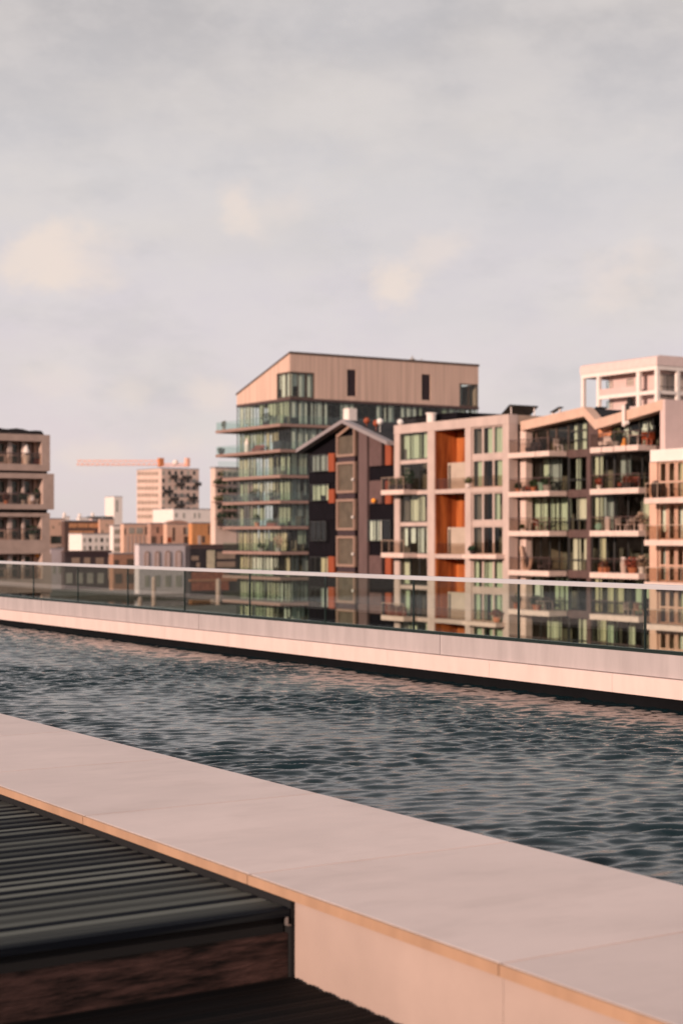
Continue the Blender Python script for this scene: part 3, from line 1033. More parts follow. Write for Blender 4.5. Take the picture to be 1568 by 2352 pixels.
# ------------------------------------------------------------------ pale frame house with orange recess
def frame_house():
    rnd = random.Random(21)
    U = 81.3
    f = Face('u', U)
    A = f.a
    r = thing('frame_house', 'pale concrete frame house with tall orange timber recesses in the middle bay', 'house', U, 112, -11.4)
    v0, v1 = A(1168), A(905)
    piers = [(A(917), v1), (A(997), A(981)), (A(1081), A(1067.5)), (v0, A(1153.5))]
    ZT, ZBm = 9.62, 8.85
    lv = [ZBm, 3.87, -1.56, -7.0, -12.4]
    sh = MB()
    sh.box(U, U + .9, v0, v1, ZBm, ZT)
    sh.box(U + .9, U + 14, v0, v0 + .35, -11.4, ZT - .02)          # side wall (right)
    sh.box(U + .9, U + 14, v1 - .35, v1, -11.4, ZT - .02)
    sh.box(U + .9, U + 14, v0 + .35, v1 - .35, ZT - .5, ZT - .15)
    sh.build('wall', M_tan, r)
    fr = MB()
    fr.box(U - .03, U + .9, v0 - .02, v1 + .02, ZBm + .002, ZT + .01)
    for a, b in piers:
        fr.box(U, U + 1.2, a, b, -11.4, ZBm)
    for z in lv[1:-1]:
        for (a, b) in ((piers[0][0], piers[1][1]), (piers[1][0], piers[2][1]), (piers[2][0], piers[3][1])):
            fr.box(U + .03, U + 1.2, b, a, z - .36, z)
    fr.build('concrete_frame', M_frame2, r)
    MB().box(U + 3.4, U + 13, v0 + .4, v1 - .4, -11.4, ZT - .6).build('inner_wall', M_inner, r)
    for i in range(4):
        zt, z0 = lv[i] - (0 if i == 0 else .36), lv[i + 1]
        zm = (zt + z0) / 2
        # bay one, two glazed storeys with a deep transom
        a, b = piers[1][1], piers[0][0]
        mb = MB()
        f.box(mb, a, b, .10, .6, zm - .17, zm + .17)
        mb.build('transom', M_frame2, r)
        window(f, r, a, b, zm + .18, zt, 3, d=.16, fw=.09, rnd=rnd, dens=.95 if i < 2 else .6, curt=CURT[1 if i == 0 else 0], fm=M_dframe)
        window(f, r, a, b, z0, zm - .18, 3, d=.16, fw=.09, rnd=rnd, dens=(.35, 1.0, .4, .8)[i], curt=CURT[2 if i == 1 else 1], fm=M_dframe)
        # bay three
        a, b = piers[3][1], piers[2][0]
        mb = MB()
        f.box(mb, a, b, .12, .6, zm - .17, zm + .17)
        mb.build('transom', M_frame2, r)
        for (p, q) in ((zm + .18, zt), (z0, zm - .18)):
            window(f, r, a, b, p, q, 3, d=.16, fw=.12, mull=.2, rnd=rnd, dens=(.5, .25, .95, .6)[i], curt=CURT[1], fm=M_frame2)
        # bay two: cedar lined recess
        a, b = piers[2][1], piers[1][0]
        rc = MB()
        f.box(rc, a + .001, b - .001, 2.3, 2.4, z0, zt)
        f.box(rc, b - .06, b - .001, .12, 2.29, z0, zt)
        f.box(rc, a + .001, a + .06, .12, 2.29, z0, zt)
        rc.build('cedar_recess', M_cedar, r)
        mb = MB()
        f.box(mb, a, b, 1.2, 2.4, z0 - .3, z0 - .002)
        mb.build('recess_floor', M_slab, r)
        scn = MB()
        f.box(scn, a + .10, b - 1.05, .95, 1.15, z0 + .02, z0 + 2.25)
        f.box(scn, b - 1.03, b - .7, .90, 1.15, z0 + 2.05, z0 + 2.25)
        f.box(scn, b - .78, b - .7, .90, 1.15, z0 + .02, z0 + 2.05)
        s = scn.build('sliding_screen', M_sc, r)
        mb = MB()
        f.box(mb, b - 1.03, b - .79, 1.05, 1.12, z0 + .02, z0 + 2.04)
        mb.build('dark_gap', M_gap, s)
        p, g = MB(), MB()
        balustrade(p, g, f, a + .05, b - .05, .12, z0, .95, 2.2)
        g.build('balustrade', M_tanglass, r)
        # balcony of bay one
        if i < 3:
            vb = P(926, u=U - 1.4)[1]
            sl = MB().box(U - 1.4, U - .002, vb, v1, z0 - .34, z0 + .06).build('balcony', M_slabw, r)
            p, g = MB(), MB()
            fb = Face('u', U - 1.4)
            balustrade(p, g, fb, vb + .05, v1 - .05, .05, z0 + .06, 1.05, 1.2)
            g.box(U - 1.3, U - .05, v1 - .05, v1 - .03, z0 + .1, z0 + 1.05)
            p.build('railing', M_tan, sl)
            g.build('glass_screen', M_tanglass, sl)
            # low rail before bay three
            p, g = MB(), MB()
            balustrade(p, g, f, piers[3][1] + .04, piers[2][0] - .04, .02, z0, 1.0, 1.3)
            g.build('balustrade', M_tanglass, r)
            # bay-three slab nose
            if i >= 1:
                MB().box(U - .9, U + .02, piers[3][0] + .5, piers[2][0], z0 - .30, z0 + .04).build('slab_nose', M_slabw, r)
    # roof furniture
    q = P(990, 952, u=U + 5)
    tag(MB().tube((q[0], q[1], ZT - .2), (q[0], q[1], q[2]), .42, 10).tube((q[0], q[1], q[2]), (q[0], q[1], q[2] + .15), .50, 10).build('flue', M_white), 'round white flue on the flat roof of the frame house', 'flue')
    q = P(936, 962, u=U + 3.5)
    tag(MB().box(q[0], q[0] + 1.6, q[1] - 1.3, q[1] + 1.2, q[2] - 1.5, q[2] - .02).box(q[0] - .1, q[0] + 1.7, q[1] - .3, q[1] + 1.9, q[2], q[2] + .18).build('roof_hatch', M_roofd), 'black roof hatch behind the frame house parapet', 'roof hatch')
    q = P(907, 977, u=U + .3)
    tag(MB().ball((q[0], P(921, u=U + .4)[1], ZT + .30), .28).build('roof_lamp', M_potw), 'small white globe on the frame house parapet', 'lamp')
    for k, (x0, x1, y0, y1, du, lab) in enumerate(((1150, 1236, 931, 953, 4.0, 'large black solar panel tilted on the flat roof'), (1262, 1293, 936, 948, 6.0, 'small black solar panel peeking over the folded roof'), (1348, 1392, 936, 949, 6.5, 'black solar panel in the valley of the folded roof'))):
        q0 = P(x0, y1, u=U + du)
        fv = Face('v', q0[1])
        ua, ub = q0[0], fv.a(x1 - 20)
        zl, zh = q0[2], P(x0 + 14, y0, u=U + du)[2]
        t = thing('solar_panel', lab, 'solar panel', (ua + ub) / 2, q0[1], zl, 'solar panels on the roofs')
        MB().prism([(q0[1], zl), (q0[1] - 1.15, zh), (q0[1] - 1.15, zh + .06), (q0[1], zl + .06)], 'u', ua, ub).build('cells', M_solar, t)
        mb = MB()
        for uu in (ua + .3, ub - .3):
            mb.tube((uu, q0[1] - .1, zl - .8), (uu, q0[1] - .1, zl + .02), .05).tube((uu, q0[1] - 1.0, zl - .8), (uu, q0[1] - 1.0, zh - .1), .05)
        mb.build('stand', M_metal, t)


frame_house()

LV = [6.5, 3.42, 0.33, -2.76, -5.85, -8.94, -12.0]      # balcony levels of the folded-roof house


# ------------------------------------------------------------------ house with folded roof and balconies
def folded_house():
    rnd = random.Random(33)
    UB, U = 81.3, 83.2
    f = Face('u', U)
    fb = Face('u', UB)
    A = f.a
    r = thing('balcony_house', 'balcony house with zigzag pale roof edge and brown pier between two flats', 'house', U, 95.5, -11.4)
    vL, vR = 103.85, 87.15
    vpier = (A(1358), A(1349))
    # roof polygon (v, z)
    UR = 82.1
    pk = [(vL - .6, P(1197, 968, u=UR)[2]), (P(1340, u=UR)[1], P(1340, 934, u=UR)[2]), (P(1366, u=UR)[1], P(1366, 953, u=UR)[2] - .35), (vR, P(1503, 919, u=UR)[2])]
    th = .72
    poly = pk + [(v, z - th) for v, z in pk[::-1]]
    MB().prism(poly, 'u', UR, UR + .9).build('roof_edge', M_fold, r)
    MB().prism([(v, z - .1) for v, z in pk] + [(v, z - .5) for v, z in pk[::-1]], 'u', UR + .91, U + 18).build('roof', M_roofd, r)

    def ceil_at(v):
        for (a, za), (b, zb) in zip(pk, pk[1:]):
            if b <= v <= a:
                return za + (zb - za) * (v - a) / (b - a) - th
        return pk[0][1] - th
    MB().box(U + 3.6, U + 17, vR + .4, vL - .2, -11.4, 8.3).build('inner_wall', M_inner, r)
    # end wall, right
    MB().prism([(UR + .02, -11.4), (U + 20, -11.4), (U + 20, 9.68), (UR + .02, 9.68)], 'v', vR - .25, vR + .25).build('end_wall', M_pinkw, r)
    for i, z in enumerate(LV):
        zt = (LV[i - 1] - .40) if i else None
        MB().box(U - .05, U + 17.5, vR + .26, vL - .01, z - .40, z).build('floor_slab', M_brpier, r)
        # left pier
        pa, pb = A(1207), A(1193)
        top = ceil_at(pa) if i == 0 else zt
        MB().box(U - .75, U - .1, P(1207, u=U - .75)[1], P(1194, u=U - .75)[1], z, top).build('pier', M_slabw, r)
        w1 = (A(1305), A(1200))
        w2 = (A(1348), A(1306))
        w3 = (A(1414) if i == 0 else A(1410), vpier[0] - .02)
        w4 = (vR + .3, w3[0] - .02)
        dn = (.25, .6, .8, .45, .6, .6, .6)[i]
        cc = [None, None]
        if i == 0:
            # sloped heads: split into narrow lights that step up with the roof
            xs = [1208, 1231, 1257, 1277, 1305]
            for x0, x1 in zip(xs, xs[1:]):
                a, b = A(x1), A(x0)
                window(f, r, a, b, z, ceil_at(b) - .02, 1, (), M_bframe, None, 0, .08, .3, CURT[3], rnd)
            for x0, x1 in ((1306, 1327), (1327.5, 1348)):
                window(f, r, A(x1), A(x0), z, ceil_at(A(x0)) - .02, 1, (.38, .7), M_dframe, M_win2, 0, .07, 1, CURT[1], rnd)
            mb = MB()
            f.box(mb, A(1373), A(1350), .0, .25, z, 8.6)
            mb.build('brown_panel', M_brpier, r)
            mb = MB()
            f.box(mb, A(1403), A(1374), .0, .2, z + .95, 8.75)
            mb.build('orange_blind', mat('orange_blind', (0.68, 0.28, 0.14), .8), r)
            mb = MB()
            f.box(mb, A(1403), A(1374), .05, .2, z, z + .94)
            mb.build('brown_panel', M_brownp, r)
            xs = [1405, 1424, 1444, 1467, 1488, 1499]
            for k, (x0, x1) in enumerate(zip(xs, xs[1:])):
                a, b = max(A(x1), vR + .28), A(x0)
                w = window(f, r, a, b, z, ceil_at(b) - .02, 1, (), M_dframe, None, 0, .07, .35, CURT[2], rnd)
                mb = MB()
                zc = ceil_at(b) - .55
                f.box(mb, a + .08, b - .08, .22, .26, zc - .32, zc)
                mb.build('blind', CURT[2], w)
        else:
            window(f, r, w1[0], w1[1], z, zt, 5, (.28,), M_dframe, None, 0, .07, dn, None, rnd)
            window(f, r, w2[0], w2[1], z, zt, 2, (.33,), M_dframe, M_win2, 0, .08, .9 if i < 3 else .6, CURT[1 if i == 1 else 0], rnd)
            window(f, r, w3[0], w3[1], z, zt, 3, (.3,), M_dframe, None, 0, .08, .75, None, rnd)
            window(f, r, w4[0], w4[1], z, zt, 4, (.3,), M_dframe, None, 0, .08, dn * .8, None, rnd)
            MB().box(U - .12, U + .15, vpier[0], vpier[1], z, zt).build('brown_pier', M_brpier, r)
        # spandrel strip between balconies
        MB().box(U - .14, U - .06, P(1358, u=U - .1)[1], 98.5, z - .5, z + .10).build('spandrel', M_brpier, r)
        # balconies
        b1 = (98.75, 103.83)
        b2 = (88.75, 94.05)
        for k, (a, b) in enumerate((b1, b2)):
            mb = MB()
            if i == 0 and k == 1:
                n = 4
                for q in range(n):
                    mb.box(UB, U - .15, a + (b - a) * q / n + .05, a + (b - a) * (q + 1) / n - .05, z - .38, z + .02)
            elif i == 0:
                mb.box(UB, U - .15, a, a + (b - a) * .33 - .04, z - .38, z + .02).box(UB, U - .15, a + (b - a) * .33 + .04, b, z - .38, z + .02)
            else:
                mb.box(UB, U - .15, a, b, z - .38, z + .02)
            sl = mb.build('balcony', M_slabw, r)
            p, g = MB(), MB()
            balustrade(p, g, fb, a + .06, b - .06, .06, z + .02, 1.0, 1.3, .025)
            for vv in (a + .05, b - .05):
                g.box(UB + .1, U - .2, vv - .008, vv + .008, z + .06, z + .98)
                p.box(UB + .1, U - .2, vv - .025, vv + .025, z + 1.0, z + 1.05)
            p.build('railing', M_brpier, sl)
            g.build('glass_screen', glass('smoked_balcony_glass', (0.88, 0.855, 0.83), .05, 1.4, .35), sl)
    # white gooseneck pipe on the front of the roof edge
    q = P(1432, 945, u=UR - .2)
    mb = MB().tube((q[0], q[1], q[2] - 1.0), (q[0], q[1], q[2] + .45), .13, 8).tube((q[0], q[1], q[2] - 1.0), (q[0] - .1, q[1] - .5, q[2] - .8), .16, 8)
    tag(mb.build('downpipe', M_white), 'short white pipe hanging over the folded roof edge', 'pipe')


folded_house()


# ------------------------------------------------------------------ house at the right edge, white tower behind
def edge_house():
    rnd = random.Random(44)
    U = 80.8
    f = Face('u', U)
    A = f.a
    r = thing('white_band_house', 'house with thick white roof band and peach piers in front of the pink end wall', 'house', U, 80, -11.4)
    vL, vR = 86.85, 66.0
    ZT, ZB = 6.02, 5.18
    MB().box(U - .15, U + 12, vR, vL, ZB, ZT).build('roof_band', M_white, r)
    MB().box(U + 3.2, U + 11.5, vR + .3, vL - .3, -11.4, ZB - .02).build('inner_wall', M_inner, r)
    MB().box(U + .6, U + 12, vL - .3, vL - .01, -11.4, ZB - .01).build('side_wall', M_peach, r)
    lv = [2.58, -.33, -3.25, -6.17, -9.1, -12.0]
    xs = [1490, 1507]
    for i, z in enumerate(lv):
        zt = (lv[i - 1] - .36) if i else ZB - .01
        MB().box(U - .02, U + 11.6, vR + .02, vL - .02, z - .34, z).build('floor_slab', M_peach, r)
        MB().box(U, U + .5, A(1508), A(1491), z, zt).build('pier', M_peach, r)
        edges = [A(1509), A(1529), A(1549), A(1569), A(1595), A(1622), A(1650), A(1690)]
        for k, (b, a) in enumerate(zip(edges, edges[1:])):
            window(f, r, a + .04, b - .04, z, zt, 1, (.45,) if i != 1 else (), M_peach, None, .12, .11, .5 if k else (.2, 1, .3, .6, .5, .5)[i], CURT[2] if (i == 1 and k == 0) else None, rnd)
        sl = MB().box(U - 1.5, U - .03, vR, vL - 1.0 + .15, z - .36, z + .02).build('balcony', M_slabw, r)
        p, g = MB(), MB()
        balustrade(p, g, Face('u', U - 1.5), vR + .1, vL - .95, .06, z + .02, 1.0, 1.15, .025)
        g.box(U - 1.4, U - .1, vL - .95, vL - .93, z + .06, z + .98)
        p.build('railing', M_tan, sl)
        g.build('glass_screen', M_tanglass, sl)
    MB().box(U + 1.0, U + 3.0, 81.0, 84.0, ZT + .01, ZT + .3).build('skylight', M_dwin, r)


edge_house()


def white_tower():
    rnd = random.Random(5)
    u0, v0, _ = P(1508.6, Y=245)
    fu, fv = Face('u', u0), Face('v', v0)
    v1 = fu.a(1334.6)
    r = thing('white_tower', 'white framed tower block with an open corner loggia above the zigzag roof', 'tower block', u0, v0, -11.4)
    zt = 26.75
    u1 = u0 + 26
    wv = [fu.a(x) for x in (1334.6, 1340, 1370, 1375.5, 1461, 1468, 1503, 1508.6)]
    top = MB()
    top.prism([(u0 - .2, zt - 1.5), (u0 - .2, zt - .25), (u0 + .4, zt), (u1, zt), (u1, zt - 1.5)], 'v', v0 - .2, v1 + .1)
    top.build('parapet', mat('pink_white_parapet', (0.70, 0.54, 0.51), .7, .05), r)
    fr = MB()
    zb = zt - 2.15
    fr.box(u0 - .1, u0 + .5, v0 - .1, v1, zb, zt - 1.51)
    fr.box(u0 + .5, u1, v0 - .1, v0 + .5, zb, zt - 1.51)
    for a, b in ((wv[1], wv[0]), (wv[3], wv[2]), (wv[5], wv[4]), (v0 - .08, wv[6])):
        fr.box(u0 - .05, u0 + .5, a, b, 8, zb)
    for x in (1554, 1602, 1650):
        a = fv.a(x)
        fr.box(a, a + .6, v0 - .05, v0 + .45, 8, zb)
    fr.box(u0 + 8, u0 + 8.5, v1 - .45, v1, 8, zb)
    fr.box(u0 + .5, u0 + 8.5, v1 - .4, v1 - .02, zb, zt - 1.51)
    for k in range(5):
        z = zb - 3.55 - 3.1 * k
        fr.box(u0 + .02, u0 + .5, wv[6], wv[2], z, z + .55)
        fr.box(u0 + .52, u1, v0, v0 + .4, z, z + .5)
    fr.build('white_frame', M_white, r)
    pk = MB()
    for k in range(5):
        z = zb - 3.0 - 3.1 * k
        pk.box(u0 + .1, u0 + .25, wv[4], wv[3], z, z + 1.0)
    pk.build('parapet_panel', M_pinkw, r)
    MB().box(u0 + 2.0, u1, v0 + 1.2, wv[3], -11.4, zt - 1.6).build('wall', M_pinkw, r)
    MB().box(u0 + 9, u1, wv[3], v1, -11.4, zb - 6).build('rear_wall', M_pinkw, r)
    for k in range(4):
        z = zb - 3.0 - 3.1 * k
        fb = Face('u', u0 + 2)
        for x in (1393, 1440):
            window(fb, r, fb.a(x + 14), fb.a(x), z + 1.0 if k == 0 else z + .3, z + 2.4, 2, (), M_dframe, None, -.05, .08, .3, None, rnd)
        fb2 = Face('v', v0 + 1.2)
        for x0, x1 in ((1512, 1552), (1558, 1600), (1606, 1648)):
            window(fb2, r, fb2.a(x0), fb2.a(x1), z - .1, z + 2.5, 2, (.3,), M_dframe, None, -.06, .1, .4, CURT[4], rnd)
    q = P(1446, 940, u=u0 + .8)
    t = thing('folded_parasol', 'dark folded parasol on the white tower balcony', 'parasol', q[0], q[1], zb - 6.1)
    z0 = P(1446, 945, u=u0 + .8)[2]
    MB().lathe((q[0], q[1], 0), [(1.15, z0), (.95, z0 + .8), (.42, z0 + 1.4), (.55, z0 + 1.75), (.1, z0 + 2.3)], 8).build('canopy', M_roofd, t)
    MB().tube((q[0], q[1], zb - 6.1), (q[0], q[1], z0 + 2.5), .05).build('pole', M_metal, t)


white_tower()


# ------------------------------------------------------------------ taupe building at the left edge
def taupe_building():
    rnd = random.Random(6)
    V = 127.7
    f = Face('v', V)
    A = f.a
    r = thing('taupe_building', 'taupe concrete apartment building with deep loggias and dark humped roof', 'apartment building', 50, V, -11.4)
    u1 = A(115)
    u0 = u1 - 34
    D = 1.25
    ZZ = lambda y: f.z(60, y)
    #  (window top, window bottom, right edge shift)
    lev = [(1013, 1066, 0), (1099, 1158, .25), (1187, 1240, -.02), (1272, 1330, .1), (1362, 1420, 0), (1452, 1510, 0)]
    fr = MB()
    fr.box(u0, u1, V, V + D + .2, ZZ(1013), ZZ(997))
    bands = [(1066, 1081, 0), (1087, 1099, .25), (1158, 1170, .25), (1178, 1187, 0), (1240, 1272, 0), (1330, 1362, .1), (1420, 1452, 0), (1510, 1570, 0)]
    for y0, y1, e in bands:
        fr.box(u0, u1 + e, V - e, V + D + .2, ZZ(y1), ZZ(y0))
    for i, (y0, y1, e) in enumerate(lev):
        fr.box(u1 - .72, u1 + e - .002, V + .002 - e, V + D + .2, ZZ(y1), ZZ(y0))
    fr.build('concrete_frame', M_tbrown, r)
    gp = MB()
    for y0, y1 in ((1080.5, 1087.5), (1169.5, 1178.5)):
        gp.box(u0, u1 - .15, V + .25, V + D + .2, ZZ(y1), ZZ(y0))
    gp.build('shadow_joint', M_roofd, r)
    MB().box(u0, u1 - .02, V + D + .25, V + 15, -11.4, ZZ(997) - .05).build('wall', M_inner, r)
    # humped roof
    hump = [(0, 8.35)]
    zt = ZZ(998)
    prof = [(u1 - .35, zt), (A(99), ZZ(988)), (A(88), ZZ(987)), (A(70), ZZ(988.5)), (A(55), ZZ(985)), (A(40), ZZ(983.5)), (A(18), ZZ(986.5)), (A(0), ZZ(984)), (A(-30), ZZ(981)), (A(-70), ZZ(986)), (u0, ZZ(984)), (u0, zt)]
    MB().prism(prof, 'v', V + .3, V + 14).build('roof', M_roofd, r)
    for i, (y0, y1, e) in enumerate(lev):
        z0, z1 = ZZ(y1), ZZ(y0)
        xs = [-120, -62, -2, 30, 60, 89]
        for k, (x0, x1) in enumerate(zip(xs, xs[1:])):
            window(Face('v', V + D), r, A(x0) + .1, A(x1) - .1, z0, z1 - .05, 1, (.42,), M_tbrown, None, 0, .16, .25 if i else .9, CURT[1] if i == 0 else (CURT[2] if k == 4 else None), rnd)
        for x in (29, 60, -2, -62):
            a = A(x)
            MB().box(a - .17 if x == 29 else a - .1, a + .17 if x == 29 else a + .1, V + .55, V + .85, z0, z1 - .02).build('post', M_frame2, r)
        p = MB()
        p.box(u0, u1 - .75, V + .12, V + .16, z0 + .85, z0 + .93)
        g = MB().box(u0, u1 - .75, V + .13, V + .145, z0 + .02, z0 + .84)
        pl = p.build('railing', M_brownc, r)
        g.build('glass_screen', M_tanglass, pl)
    # window reveal wall
    for i, (y0, y1, e) in enumerate(lev):
        MB().box(A(89), A(89) + .3, V + D - .25, V + D + .1, ZZ(y1), ZZ(y0) - .01).build('reveal', M_peach, r)


taupe_building()


# ------------------------------------------------------------------ distant blocks
def block(name, label, cat, xl, xc, xr, ytop, Y, m, zb=-11.4, roof=None, group=None):
    u0, v0, _ = P(xc, Y=Y)
    fu, fv = Face('u', u0), Face('v', v0)
    v1, u1 = fu.a(xl), fv.a(xr)
    zt = P(xc, ytop, Y=Y)[2]
    r = thing(name, label, cat, u0, v0, zb, group)
    MB().box(u0, u1, v0, max(v1, v0 + 2), zb, zt).build('wall', m, r)
    r_ = MB().box(u0 - .12, u1 + .12, v0 - .12, max(v1, v0 + 2) + .12, zt + .002, zt + .28)
    r_.build('roof', roof or M_fascia, r)
    return r, fu, fv, u1, max(v1, v0 + 2), zt


def wins(r, f, specs, m, name='window', proud=.06):
    for x0, x1, y0, y1 in specs:
        a0, a1 = f.a(x0), f.a(x1)
        xm = (x0 + x1) / 2
        mb = MB()
        f.box(mb, min(a0, a1), max(a0, a1), -proud, .05, f.z(xm, y1), f.z(xm, y0))
        mb.build(name, m, r)


def distant():
    rz = lambda X, Y: (301.1 + X * .168, 1041.2 + Y * .168)
    # pale tower with staggered balconies
    r, fu, fv, u1, v1, zt = block('residential_tower', 'pale pink tower with staggered dark balconies beneath the orange crane', 'tower block', 314, 371, 457, 1076, 650, mat('tower_pink', (0.62, 0.455, 0.39), .8, .06, .2))
    for j, Yr in enumerate((252, 355, 452, 548, 648, 742, 840)):
        for k in range(6):
            x0 = 90 + 48 * k
            a, y0 = rz(x0, Yr)
            b, y1 = rz(x0 + 38, Yr + 48)
            wins(r, fu, [(a, b, y0, y1)], M_tanwin)
    for j, Yr in enumerate((240, 345, 445, 545, 640, 735, 830)):
        for k, X in enumerate((440, 523, 608, 692, 778, 860)):
            a, y0 = rz(X - 17, Yr)
            b, y1 = rz(X + 17, Yr + 55)
            wins(r, fv, [(a, b, y0, y1)], M_dwin if (j * 5 + k * 3) % 4 else M_greywin)
    for (X0, X1, Yc) in ((510, 612, 318), (668, 800, 326), (590, 705, 420), (842, 930, 420), (418, 546, 518), (505, 622, 622), (760, 882, 612), (590, 705, 712)):
        a, y = rz(X0, Yc)
        b, _ = rz(X1, Yc)
        u_a, u_b = fv.a(a), fv.a(b)
        z = fv.z((a + b) / 2, y)
        s = MB().box(u_a, u_b, fv.b - 2.0, fv.b - .07, z - .75, z - .45).build('balcony', M_bframe, r)
        p = MB()
        for q in range(9):
            t = u_a + (u_b - u_a) * q / 8
            p.box(t - .06, t + .06, fv.b - 2.0, fv.b - 1.9, z - .45, z + .6)
        p.box(u_a, u_b, fv.b - 2.02, fv.b - 1.88, z + .6, z + .72)
        p.box(u_a, u_b, fv.b - 1.8, fv.b - 1.7, z - .44, z + .4)
        p.build('railing', M_dframe, s)
    # planted tower, partly hidden by the glass block
    r, fu, fv, u1, v1, zt = block('planted_tower', 'peach tower overgrown with balcony plants beside the glass block', 'tower block', 487, 494, 590, 1075, 340, mat('tower_peach', (0.64, 0.48, 0.41), .8, .08, .3))
    for j, y in enumerate((1084, 1103, 1122, 1141, 1160, 1179, 1198)):
        wins(r, fv, [(x, x + 7, y, y + 10) for x in (499, 511, 523, 535)], M_dwin)
        x0, x1 = ((497, 545), (488, 512), (500, 545), (486, 520), (500, 545), (492, 540), (500, 545))[j]
        a, b = fv.a(x0), fv.a(x1)
        z = fv.z(520, y + 11)
        MB().box(a, b, fv.b - 1.6, fv.b - .07, z - .3, z).build('balcony', M_slab, r)
        mb = MB()
        n = 4 if j % 2 else 3
        for q in range(n):
            uu = a + (b - a) * (q + .5) / n
            mb.leaves((uu, fv.b - 1.2, z + .6), .8, .45, .6, 40, .26)
        mb.build('foliage', (M_leafo, M_leaf, M_leafd)[j % 3], r)
    MB().box(fv.a(496), u1, fv.b - .9, fv.b - .85, zt + .3, zt + 1.4).build('roof_screen', M_bal, r)
    # crane
    Y = 800
    c = thing('tower_crane', 'orange tower crane with long flat jib behind the pale pink tower', 'crane', *P(369, Y=Y)[:2], -11.4)

    def truss(x0, x1, y, h, m=None):
        p, q = Vector(P(x0, y, Y=Y)), Vector(P(x1, y, Y=Y))
        mb = MB()
        d = (q - p)
        n = max(2, int(d.length / 2.4))
        sd_ = Vector((S_, C_, 0)) * 0.9
        for o in (-sd_, sd_):
            mb.tube(p + o, q + o, .20, 5)
        up = Vector((0, 0, h))
        mb.tube(p + up, q + up, .22, 5)
        for i in range(n):
            a, b = p + d * (i / n), p + d * ((i + 1) / n)
            m_ = (a + b) / 2 + up
            for o in (-sd_, sd_):
                mb.tube(a + o, m_, .16, 4).tube(m_, b + o, .16, 4)
            mb.tube(a - sd_, a + sd_, .14, 4)
        return mb
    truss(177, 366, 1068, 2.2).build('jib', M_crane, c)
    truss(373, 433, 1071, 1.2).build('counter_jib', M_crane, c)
    u, v, z = P(369, 1074, Y=Y)
    ms = MB()
    for du, dv in ((-.9, -.9), (.9, -.9), (.9, .9), (-.9, .9)):
        ms.tube((u + du, v + dv, -11.4), (u + du, v + dv, z), .22, 5)
    k = -11.0
    while k < z - 2:
        ms.tube((u - .9, v - .9, k), (u + .9, v - .9, k + 2), .12, 4).tube((u - .9, v + .9, k), (u - .9, v - .9, k + 2), .12, 4)
        k += 2
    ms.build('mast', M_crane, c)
    u, v, z = P(369, 1052, Y=Y)
    MB().box(u - 1.2, u + 1.2, v - 1.2, v + 1.2, z - 4.2, z).build('slewing_cab', mat('crane_cab', (0.55, 0.2, 0.08), .5), c)
    u, v, z = P(430, 1052, Y=Y)
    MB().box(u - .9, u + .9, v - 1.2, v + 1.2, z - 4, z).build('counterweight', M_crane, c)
    u, v, z = P(403, 1062, Y=Y)
    MB().ball((u, v, z), 1.4).build('winch_drum', M_white, c)
    # far white silo-like block
    r, fu, fv, u1, v1, zt = block('white_block', 'small bright white block with one narrow window far beyond the roofs', 'building', 241, 262, 281, 1141, 900, M_white)
    wins(r, fv, [(266, 271, 1148, 1176)], M_greywin)
    # long white building
    r, fu, fv, u1, v1, zt = block('long_white_building', 'long low white building with a few small windows below the pink tower', 'building', 351, 398, 523, 1169.5, 560, M_white)
    wins(r, fv, [(402, 407, 1178, 1188), (420, 424, 1178, 1190), (445, 449, 1178, 1190), (455, 459, 1178, 1190), (507, 511, 1178, 1190)], M_greywin)
    # left cluster
    r, fu, fv, u1, v1, zt = block('pink_block', 'plain pink block next to the taupe building with dark loggia', 'building', 100, 112, 150, 1192, 520, M_peach)
    wins(r, fv, [(135, 138, 1200, 1206), (120, 124, 1208, 1214)], M_tanwin)
    wins(r, fv, [(116, 143, 1231, 1249)], M_dwin, 'loggia')
    wins(r, fv, [(116, 147, 1250, 1255)], M_tbrown, 'ledge')
    wins(r, fv, [(130, 147, 1256, 1261)], M_dwin, 'loggia')
    r, fu, fv, u1, v1, zt = block('brick_block', 'orange brick block with two dark window bands behind the white house', 'building', 141, 148, 229, 1197, 500, mat('dark_brick', (0.10, 0.055, 0.045), .8, .2, 1))
    wins(r, fv, [(159, 176, 1202, 1212), (178, 202, 1202, 1212), (204, 226, 1202, 1212), (159, 190, 1219, 1228), (192, 216, 1219, 1228)], mat('orange_brick', (0.52, 0.24, 0.12), .8, .25, 1.5), 'brick_band')
    r, fu, fv, u1, v1, zt = block('low_peach_block', 'low peach block with dark rooflights left of the tall white house', 'building', 223, 229, 262, 1193, 505, M_peach)
    wins(r, fv, [(243, 246, 1203, 1210), (233, 237, 1218, 1224)], M_tanwin)
    MB().box(u1 - 3, u1 + .0, fv.b + .5, fv.b + 2.2, zt + .3, zt + 1.0).box(u1 - 8, u1 - 4, fv.b + .5, fv.b + 2.2, zt + .3, zt + .9).build('rooflight', M_dwin, r)
    r, fu, fv, u1, v1, zt = block('white_house', 'low white house with two rows of small windows and blank bright side', 'house', 158, 188, 252, 1227, 440, M_white)
    for k, x in enumerate((191, 204, 217.5, 231, 243)):
        wins(r, fv, [(x, x + 5.5, 1236, 1245), (x, x + 5.5, 1254, 1263)], M_dwin if k in (1, 3) else M_greywin)
    r, fu, fv, u1, v1, zt = block('narrow_white_house', 'narrow tall white house with three stacked wide windows', 'house', 252, 260, 283, 1208, 430, M_white)
    wins(r, fv, [(262, 279, 1216, 1226.5), (262, 279, 1236.5, 1247.5), (262, 279, 1256, 1266)], M_greywin)
    r, fu, fv, u1, v1, zt = block('striped_house', 'pink house with vertical pale stripes right of the narrow white house', 'house', 279, 284, 346, 1204, 425, M_peach)
